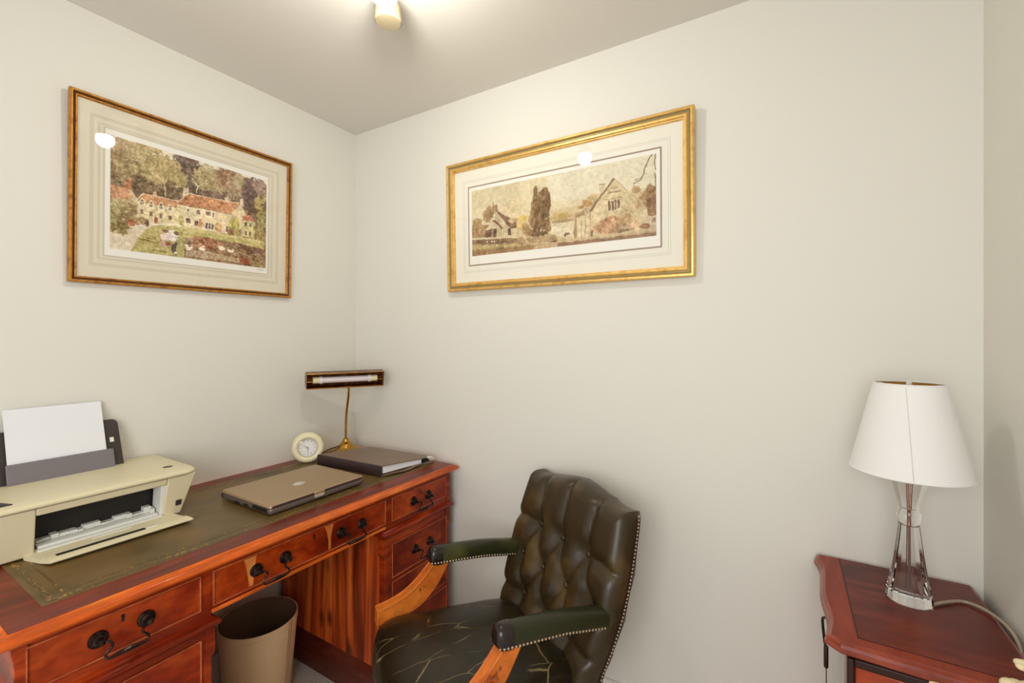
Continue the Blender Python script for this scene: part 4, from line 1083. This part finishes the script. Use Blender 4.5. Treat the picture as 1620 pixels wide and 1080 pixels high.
STREET_DABS = [
 ('P',[(-0.01,-0.071),(1.006,-0.038),(1.003,0.427),(-0.017,0.561)],(222,208,172),3),
 ('P',[(0.463,-0.055),(1.006,-0.038),(1.003,0.427),(0.459,0.376)],(226,217,190),3),
 ('P',[(-0.01,-0.071),(0.305,-0.057),(0.302,0.251),(-0.014,0.29)],(214,200,164),3),
 ('L',[(0.597,0.201),(0.603,0.194)],0.0031,(190,172,140)),
 ('L',[(0.562,0.105),(0.569,0.103)],0.0031,(190,172,140)),
 ('L',[(0.648,0.046),(0.668,0.037)],0.0021,(206,194,160)),
 ('F',0.247,0.369,0.058,0.129,(214,196,158),8),
 ('F',0.278,0.325,0.046,0.117,(212,194,156),8),
 ('F',0.323,0.54,0.031,0.047,(214,190,110),8),
 ('F',0.542,0.598,0.063,0.061,(196,168,112),10),
 ('F',0.5,0.608,0.031,0.047,(200,176,124),8),
 ('F',0.593,0.644,0.042,0.047,(196,168,120),8),
 ('P',[(0.484,0.642),(0.604,0.622),(0.623,0.656),(0.622,0.889),(0.482,0.858)],(222,208,174),8),
 ('F',0.552,0.655,0.073,0.028,(178,150,112),8),
 ('P',[(0.488,0.722),(0.541,0.72),(0.541,0.794),(0.488,0.792)],(236,224,196),4),
 ('P',[(0.551,0.761),(0.603,0.752),(0.602,0.836),(0.551,0.829)],(234,222,192),6),
 ('F',0.13,0.349,0.042,0.08,(172,142,104),12),
 ('F',0.114,0.401,0.038,0.103,(160,130,92),12),
 ('L',[(0.141,0.237),(0.145,0.355)],0.0063,(140,112,82)),
 ('L',[(0.166,0.3),(0.167,0.393)],0.0042,(130,104,78)),
 ('F',0.031,0.488,0.036,0.056,(176,150,104),10),
 ('F',0.043,0.582,0.042,0.056,(168,138,96),10),
 ('P',[(0.001,0.525),(0.128,0.548),(0.126,0.758),(-0.001,0.733)],(170,140,98),10),
 ('P',[(0.091,0.644),(0.165,0.387),(0.237,0.587),(0.298,0.644),(0.297,0.773),(0.09,0.723)],(208,190,152),8),
 ('P',[(0.163,0.374),(0.18,0.387),(0.287,0.569),(0.289,0.668),(0.251,0.655),(0.23,0.596)],(136,102,80),9),
 ('P',[(0.134,0.503),(0.154,0.499),(0.205,0.633),(0.192,0.646)],(140,106,82),6),
 ('P',[(0.091,0.611),(0.139,0.51),(0.19,0.634),(0.19,0.663),(0.091,0.635)],(210,192,158),5),
 ('P',[(0.091,0.629),(0.163,0.624),(0.161,0.758),(0.09,0.741)],(112,82,60),9),
 ('P',[(0.127,0.641),(0.142,0.641),(0.141,0.749),(0.126,0.747)],(166,136,104),6),
 ('P',[(0.236,0.644),(0.253,0.645),(0.252,0.753),(0.235,0.753)],(100,76,58),6),
 ('P',[(0.165,0.643),(0.196,0.642),(0.195,0.751),(0.164,0.747)],(196,176,130),5),
 ('F',0.264,0.546,0.031,0.033,(186,160,120),12),
 ('P',[(0.156,0.272),(0.171,0.273),(0.173,0.378),(0.158,0.378)],(150,122,92),5),
 ('F',0.308,0.647,0.017,0.066,(216,186,112),8),
 ('F',0.339,0.686,0.025,0.085,(176,146,104),12),
 ('F',0.361,0.749,0.025,0.056,(160,128,90),12),
 ('F',0.401,0.46,0.027,0.305,(134,106,68),13),
 ('F',0.449,0.48,0.034,0.305,(128,100,64),13),
 ('F',0.424,0.607,0.057,0.188,(126,98,62),14),
 ('F',0.401,0.186,0.014,0.08,(136,108,70),10),
 ('F',0.451,0.237,0.025,0.094,(130,102,66),12),
 ('F',0.47,0.381,0.017,0.188,(120,92,58),10),
 ('F',0.422,0.798,0.048,0.07,(118,90,60),12),
 ('F',0.469,0.732,0.019,0.047,(150,118,82),12),
 ('F',0.38,0.562,0.015,0.141,(150,120,80),10),
 ('L',[(0.424,0.197),(0.423,0.442)],0.0052,(104,80,52)),
 ('F',0.433,0.861,0.088,0.056,(164,136,96),10),
 ('F',0.411,0.843,0.073,0.033,(186,162,122),9),
 ('F',0.498,0.898,0.029,0.038,(128,96,70),8),
 ('P',[(0.346,0.822),(0.477,0.832),(0.519,0.883),(0.519,0.91),(0.354,0.909)],(176,148,108),8),
 ('P',[(0.609,0.65),(0.664,0.568),(0.809,0.213),(0.873,0.402),(0.932,0.535),(0.934,0.895),(0.848,0.926),(0.641,0.922),(0.607,0.911)],(214,196,156),10),
 ('P',[(0.739,0.252),(0.765,0.255),(0.764,0.335),(0.738,0.422)],(214,198,164),6),
 ('L',[(0.737,0.256),(0.767,0.256)],0.0031,(150,124,96)),
 ('P',[(0.644,0.571),(0.693,0.479),(0.738,0.397),(0.702,0.584),(0.649,0.627)],(206,184,146),8),
 ('F',0.674,0.47,0.038,0.061,(192,150,98),12),
 ('F',0.704,0.407,0.031,0.052,(204,176,130),10),
 ('F',0.649,0.511,0.019,0.028,(176,138,92),10),
 ('L',[(0.806,0.216),(0.693,0.58)],0.0094,(142,110,84)),
 ('L',[(0.809,0.208),(0.851,0.328),(0.873,0.402)],0.0031,(170,146,114)),
 ('P',[(0.612,0.578),(0.664,0.568),(0.663,0.62),(0.632,0.628),(0.624,0.903),(0.61,0.899)],(176,146,106),8),
 ('P',[(0.626,0.644),(0.683,0.615),(0.681,0.921),(0.624,0.911)],(220,204,166),7),
 ('L',[(0.648,0.691),(0.646,0.91)],0.0052,(186,164,126)),
 ('L',[(0.668,0.673),(0.666,0.904)],0.0042,(182,156,118)),
 ('L',[(0.693,0.606),(0.69,0.912)],0.0063,(190,164,124)),
 ('L',[(0.7,0.838),(0.7,0.915)],0.0084,(150,108,76)),
 ('P',[(0.776,0.477),(0.842,0.47),(0.841,0.621),(0.775,0.614)],(226,212,176),4),
 ('P',[(0.781,0.482),(0.792,0.484),(0.791,0.611),(0.78,0.609)],(138,106,82),5),
 ('P',[(0.796,0.484),(0.807,0.486),(0.807,0.612),(0.796,0.61)],(138,106,82),5),
 ('P',[(0.812,0.481),(0.823,0.483),(0.822,0.609),(0.811,0.607)],(138,106,82),5),
 ('P',[(0.827,0.478),(0.838,0.481),(0.837,0.605),(0.826,0.603)],(138,106,82),5),
 ('L',[(0.779,0.381),(0.842,0.377)],0.0042,(150,122,92)),
 ('L',[(0.79,0.322),(0.825,0.32)],0.0031,(160,132,100)),
 ('L',[(0.774,0.469),(0.846,0.457)],0.0031,(166,140,106)),
 ('F',0.813,0.803,0.105,0.094,(196,160,120),18),
 ('F',0.795,0.746,0.052,0.066,(184,140,104),18),
 ('F',0.757,0.833,0.052,0.07,(190,150,110),18),
 ('F',0.849,0.767,0.052,0.08,(194,160,120),18),
 ('F',0.867,0.676,0.042,0.07,(196,166,124),16),
 ('F',0.83,0.883,0.063,0.038,(178,142,104),16),
 ('F',0.893,0.614,0.031,0.094,(206,184,146),12),
 ('L',[(0.834,0.914),(0.87,0.882),(0.896,0.881)],0.0031,(110,86,66)),
 ('F',0.957,0.547,0.048,0.141,(178,142,98),14),
 ('F',0.979,0.462,0.036,0.103,(166,132,90),12),
 ('F',0.912,0.406,0.027,0.052,(190,160,114),12),
 ('P',[(0.958,0.523),(1.003,0.497),(1.001,0.742),(0.96,0.738)],(158,122,90),12),
 ('P',[(0.904,0.475),(0.938,0.55),(0.961,0.667),(0.936,0.68),(0.934,0.584)],(200,178,144),6),
 ('P',[(0.936,0.671),(0.962,0.663),(0.962,0.743),(0.935,0.742)],(220,206,176),4),
 ('P',[(0.935,0.747),(1.001,0.74),(1.0,0.918),(0.936,0.905)],(206,186,152),5),
 ('F',0.951,0.867,0.025,0.038,(150,106,78),12),
 ('P',[(0.982,0.77),(0.987,0.769),(0.986,0.823),(0.981,0.824)],(120,94,76),3),
 ('P',[(0.99,0.768),(0.995,0.768),(0.994,0.822),(0.99,0.822)],(120,94,76),3),
 ('P',[(0.998,0.769),(1.002,0.768),(1.002,0.82),(0.998,0.821)],(120,94,76),3),
 ('P',[(0.519,0.896),(0.641,0.909),(0.848,0.918),(0.936,0.895),(1.001,0.899),(1.0,1.007),(0.518,1.016)],(206,182,142),6),
 ('P',[(-0.011,0.721),(0.32,0.806),(0.354,0.914),(0.539,0.948),(0.7,0.94),(1.004,0.938),(1.004,1.013),(-0.014,1.018)],(180,150,108),8),
 ('P',[(0.272,0.947),(0.7,0.945),(1.004,0.929),(1.004,0.971),(0.699,0.991),(0.271,0.992)],(196,168,130),6),
 ('P',[(0.518,0.95),(1.004,0.957),(1.004,1.025),(0.793,1.019),(0.518,1.032)],(150,118,88),6),
 ('P',[(-0.001,0.733),(0.285,0.792),(0.287,0.877),(-0.002,0.815)],(140,110,80),8),
 ('P',[(-0.001,0.712),(0.285,0.781),(0.285,0.803),(-0.001,0.742)],(216,200,164),4),
 ('P',[(-0.002,0.815),(0.287,0.88),(0.319,0.932),(-0.003,0.899)],(186,164,112),8),
 ('P',[(-0.003,0.899),(0.388,0.938),(0.387,0.993),(-0.004,1.002)],(156,122,84),7),
 ('F',0.102,0.804,0.006,0.012,(240,230,206),2),
 ('F',0.132,0.81,0.005,0.012,(240,230,206),2),
 ('F',0.147,0.815,0.005,0.012,(240,230,206),2),
 ('F',0.163,0.875,0.006,0.012,(240,230,206),2),
 ('F',0.319,0.904,0.006,0.009,(84,64,48),2),
 ('F',0.573,0.837,0.017,0.019,(150,116,84),8),
 ('F',0.563,0.857,0.005,0.023,(120,92,70),5),
 ('L',[(0.983,-0.006),(0.964,0.077),(0.949,0.163),(0.943,0.231),(0.931,0.291),(0.904,0.318)],0.0052,(130,106,84)),
 ('L',[(0.94,0.265),(0.917,0.27),(0.908,0.284)],0.0031,(140,116,92)),
 ('L',[(0.998,-0.001),(0.995,0.095),(1.0,0.191)],0.0042,(130,106,84)),
 ('L',[(0.904,0.318),(0.901,0.413)],0.0021,(150,126,100)),
 ('L',[(0.938,0.205),(0.888,0.105),(0.845,0.007)],0.0016,(206,190,160)),
 ('L',[(0.93,0.176),(0.871,-0.002)],0.0016,(208,194,164)),
 ('L',[(0.934,0.274),(0.861,0.211),(0.835,0.185)],0.0016,(204,188,158)),
 ('L',[(0.996,0.236),(0.995,0.423)],0.0052,(120,96,72)),
]


def fbm(h, w, cells, rng):
    a = np.zeros((h, w)); amp = 1.0; tot = 0
    for c in cells:
        gh, gw = max(2, int(c * h / w) + 2), c + 2
        g = rng.random((gh, gw)) - 0.5
        yy = np.linspace(0, gh - 1.001, h); xx = np.linspace(0, gw - 1.001, w)
        y0 = yy.astype(int); x0 = xx.astype(int); fy = (yy - y0)[:, None]; fx = (xx - x0)[None, :]
        fy = fy*fy*(3 - 2*fy); fx = fx*fx*(3 - 2*fx)
        a += amp * ((g[np.ix_(y0, x0)]*(1 - fx) + g[np.ix_(y0, x0 + 1)]*fx)*(1 - fy) + (g[np.ix_(y0 + 1, x0)]*(1 - fx) + g[np.ix_(y0 + 1, x0 + 1)]*fx)*fy)
        tot += amp; amp *= 0.8
    return a / tot * 2
def paint(cmds, w, h, seed, asp, tint, base, fleck):
    rng = np.random.default_rng(seed)
    img = np.zeros((h, w, 3)) + np.array(base, float)
    V, U = np.meshgrid((np.arange(h) + .5) / h, (np.arange(w) + .5) / w, indexing='ij')
    big = fbm(h, w, [10, 22, 45, 90], rng); fine = fbm(h, w, [60, 120, 200], rng); wob = fbm(h, w, [24, 50, 100], rng); wob2 = fbm(h, w, [24, 50, 100], rng)
    UW, VW = U + wob * .006, V + wob2 * .006 * asp
    def put(mask, col, n):
        nz = (fine * 1.6 + big * .8) * n * 2.4
        hue = big * n * .5
        for k in range(3):
            img[..., k] = img[..., k] * (1 - mask) + mask * (col[k] + nz + (hue if k == 0 else (-hue * .6 if k == 2 else 0)))
    for c in cmds:
        if c[0] == 'P':
            P = c[1]; inside = np.zeros((h, w), bool); j = len(P) - 1
            for i in range(len(P)):
                xi, yi = P[i]; xj, yj = P[j]
                if yi != yj:
                    inside ^= ((yi > VW) != (yj > VW)) & (UW < (xj - xi) * (VW - yi) / (yj - yi) + xi)
                j = i
            put(inside.astype(float), c[2], c[3])
        elif c[0] == 'F':
            _, cu, cv, ru, rv, col, n = c
            d = ((U - cu) / ru) ** 2 + ((V - cv) / rv) ** 2
            sc = min(1.0, ru / .03)
            put(np.clip((1.0 + (big * .9 + fine * .9) * sc - d) * 4, 0, 1), col, n)
        else:
            P = c[1]; hw = c[2] / 2; best = np.full((h, w), 9.0)
            for (a, b), (a2, b2) in zip(P[:-1], P[1:]):
                dx, dy = a2 - a, (b2 - b) / asp; L2 = dx*dx + dy*dy + 1e-9
                t = np.clip(((UW - a)*dx + (VW - b) / asp * dy) / L2, 0, 1)
                best = np.minimum(best, np.hypot(UW - a - t*dx, (VW - b) / asp - t*dy))
            put(np.clip((hw - best) / .0018 + .5, 0, 1), c[3], 3)
    fl = fbm(h, w, [70, 130, 210], rng); fl2 = fbm(h, w, [30, 60, 120], rng)
    dark = 1.0 - np.clip((img.mean(-1, keepdims=True) - 120.0) / 110.0, 0, 0.85)
    img = img + (fl[..., None] * 2.6 + fl2[..., None] * 1.2) * fleck * (0.35 + dark)
    img = np.clip(img * np.array(tint), 0, 255) / 255.0
    return np.where(img <= .04045, img / 12.92, ((img + .055) / 1.055) ** 2.4)

def print_mat():
    m = bpy.data.materials.new('printed_ink'); m.use_nodes = True
    nt = m.node_tree; b = nt.nodes['Principled BSDF']
    at_ = nt.nodes.new('ShaderNodeAttribute'); at_.attribute_name = 'ink'
    nt.links.new(at_.outputs['Color'], b.inputs['Base Color']); b.inputs['Roughness'].default_value = .8
    b.inputs['Specular IOR Level'].default_value = .2
    return m
MW['print'] = print_mat()

def print_sheet(name, x0, x1, z0, z1, d, img, parent):
    h, w, _ = img.shape
    X, Z = np.meshgrid(np.linspace(x0, x1, w), np.linspace(z1, z0, h))
    co = np.stack([X, np.full_like(X, -d), Z], -1).reshape(-1, 3)
    idx = np.arange(h * w).reshape(h, w)
    q = np.stack([idx[:-1, :-1], idx[1:, :-1], idx[1:, 1:], idx[:-1, 1:]], -1).reshape(-1, 4)
    me = bpy.data.meshes.new(name)
    me.vertices.add(len(co)); me.vertices.foreach_set('co', co.ravel().astype(np.float32))
    me.loops.add(q.size); me.loops.foreach_set('vertex_index', q.ravel().astype(np.int32))
    me.polygons.add(len(q)); me.polygons.foreach_set('loop_start', np.arange(0, q.size, 4, dtype=np.int32))
    me.update(calc_edges=True); me.validate()
    ca = me.color_attributes.new('ink', 'FLOAT_COLOR', 'POINT')
    ca.data.foreach_set('color', np.concatenate([img.reshape(-1, 3), np.ones((h * w, 1))], 1).ravel().astype(np.float32))
    me.materials.append(MW['print'])
    o = bpy.data.objects.new(name, me); COL.objects.link(o); o.parent = parent
    return o

def frame_ring(rect, prof):
    # rect outer x0,x1,z0,z1 ; prof list of (inset, depth from the wall)
    x0, x1, z0, z1 = rect
    return M().loft([[(x0 + i, -d, z0 + i), (x1 - i, -d, z0 + i), (x1 - i, -d, z1 - i), (x0 + i, -d, z1 - i)] for i, d in prof], False, False, True)
def line_ring(rect, w, d0, d1):
    x0, x1, z0, z1 = rect; m = M()
    for a in ((x0, x1, z0, z0 + w), (x0, x1, z1 - w, z1), (x0, x0 + w, z0 + w, z1 - w), (x1 - w, x1, z0 + w, z1 - w)):
        m.box(a[0], a[1], -d1, -d0, a[2], a[3])
    return m
def sh(rect, c): return (rect[0] - c[0], rect[1] - c[0], rect[2] - c[1], rect[3] - c[1])

# picture on the left wall
c1 = (.829, 1.502)
p1 = thing('framed_picture', (XL + .002, c1[0], c1[1]), 'gold framed colour print of red roofed village houses by a pond', 'picture', rotz=R(90), rotx=R(1.2), local=True)
o1 = sh((.4690, 1.1890, 1.502, 2.092), c1)
obj('frame', frame_ring(o1, [(0, 0), (0, .016), (.002, .020), (.006, .021), (.0085, .018), (.0085, 0)]), MW['frame_gold'], p1, 0.0008, angle=30)
obj('frame_cove', frame_ring(o1, [(.0085, .004), (.0085, .0175), (.0135, .013), (.0145, .013), (.0145, .004)]), MW['frame_dark'], p1, angle=30)
obj('frame_slip', frame_ring(o1, [(.0142, .004), (.0142, .0150), (.0165, .0160), (.0195, .0125), (.0195, .004)]), MW['frame_gold'], p1, 0.0006, angle=30)
obj('mount_board', M().box(o1[0] + .012, o1[1] - .012, -.0062, -.002, o1[2] + .012, o1[3] - .012), MW['mount'], p1)
obj('mount_line', line_ring(sh((.519, 1.1345, 1.558, 2.036), c1), .010, .0055, .0065), MW['line1'], p1)
obj('mount_line', line_ring(sh((.5385, 1.1085, 1.581, 2.015), c1), .006, .0055, .0067), MW['line1'], p1)
obj('mount_bevel', line_ring(sh((.5520, 1.0920, 1.5920, 2.0060), c1), .0042, .0055, .0070), MW['line3'], p1)
obj('print_margin', M().box(*sh((.5560, 1.0880, 1.5965, 2.0020), c1)[:2], -.0068, -.0055, *sh((.5560, 1.0880, 1.5965, 2.0020), c1)[2:]), MW['printpaper'], p1)
print_sheet('print', *sh((.5695, 1.0800, 1.6195, 1.9840), c1), .0072, paint(VILLAGE_POND_DABS, 380, 272, 11, .51 / .365, (1.06, 1.04, 1.02), (150, 126, 96), 16), p1)
sgn = M(); zz = 1.6075 - c1[1]
for k in range(5): sgn.tube([(1.045 - c1[0] + .0055*k, -.0070, zz), (1.047 - c1[0] + .0055*k, -.0070, zz + .006 - .002*(k % 2)), (1.049 - c1[0] + .0055*k, -.0070, zz + .001)], .0005, 5)
obj('pencil_signature', sgn, MW['line2'], p1)
obj('glass', M().box(o1[0] + .0165, o1[1] - .0165, -.0108, -.0090, o1[2] + .0165, o1[3] - .0165), MW['pane'], p1)

# picture on the back wall
c2 = (-.754, 1.527)
p2 = thing('framed_picture', (c2[0], YB - .002, c2[1]), 'wide gold framed sepia print of a gabled cottage street', 'picture', rotx=R(1.2), local=True)
o2 = sh((-1.2600, -.2490, 1.527, 2.072), c2)
obj('frame', frame_ring(o2, [(0, 0), (0, .020), (.003, .024), (.009, .025), (.012, .022), (.012, 0)]), MW['gold2'], p2, 0.0008, angle=30)
obj('frame_channel', frame_ring(o2, [(.012, .004), (.012, .0215), (.0155, .0180), (.0205, .0180), (.0205, .004)]), MW['olive'], p2, angle=30)
obj('frame_slip', frame_ring(o2, [(.0200, .004), (.0200, .0190), (.0240, .0225), (.0300, .0215), (.0325, .0160), (.0355, .0150), (.0365, .0115), (.0365, .004)]), MW['gold2'], p2, 0.0006, angle=30)
obj('mount_board', M().box(o2[0] + .03, o2[1] - .03, -.0062, -.002, o2[2] + .03, o2[3] - .03), MW['mount2'], p2)
obj('mount_line', line_ring(sh((-1.178, -.325, 1.605, 1.991), c2), .0012, .0055, .0065), MW['line3'], p2)
obj('mount_line', line_ring(sh((-1.172, -.332, 1.611, 1.985), c2), .0010, .0055, .0065), MW['line3'], p2)
obj('mount_bevel', line_ring(sh((-1.1535, -.3530, 1.6310, 1.9655), c2), .0055, .0055, .0070), MW['line2'], p2)
rr_ = sh((-1.1480, -.3585, 1.6365, 1.9600), c2)
obj('print_margin', M().box(rr_[0], rr_[1], -.0068, -.0055, rr_[2], rr_[3]), MW['printpaper'], p2)
print_sheet('print', *sh((-1.1345, -.3715, 1.6722, 1.9460), c2), .0072, paint(STREET_DABS, 500, 180, 5, .763 / .274, (1.0, 1.0, 1.0), (212, 192, 152), 9), p2)
obj('glass', M().box(o2[0] + .033, o2[1] - .033, -.0108, -.0090, o2[2] + .033, o2[3] - .033), MW['pane'], p2)
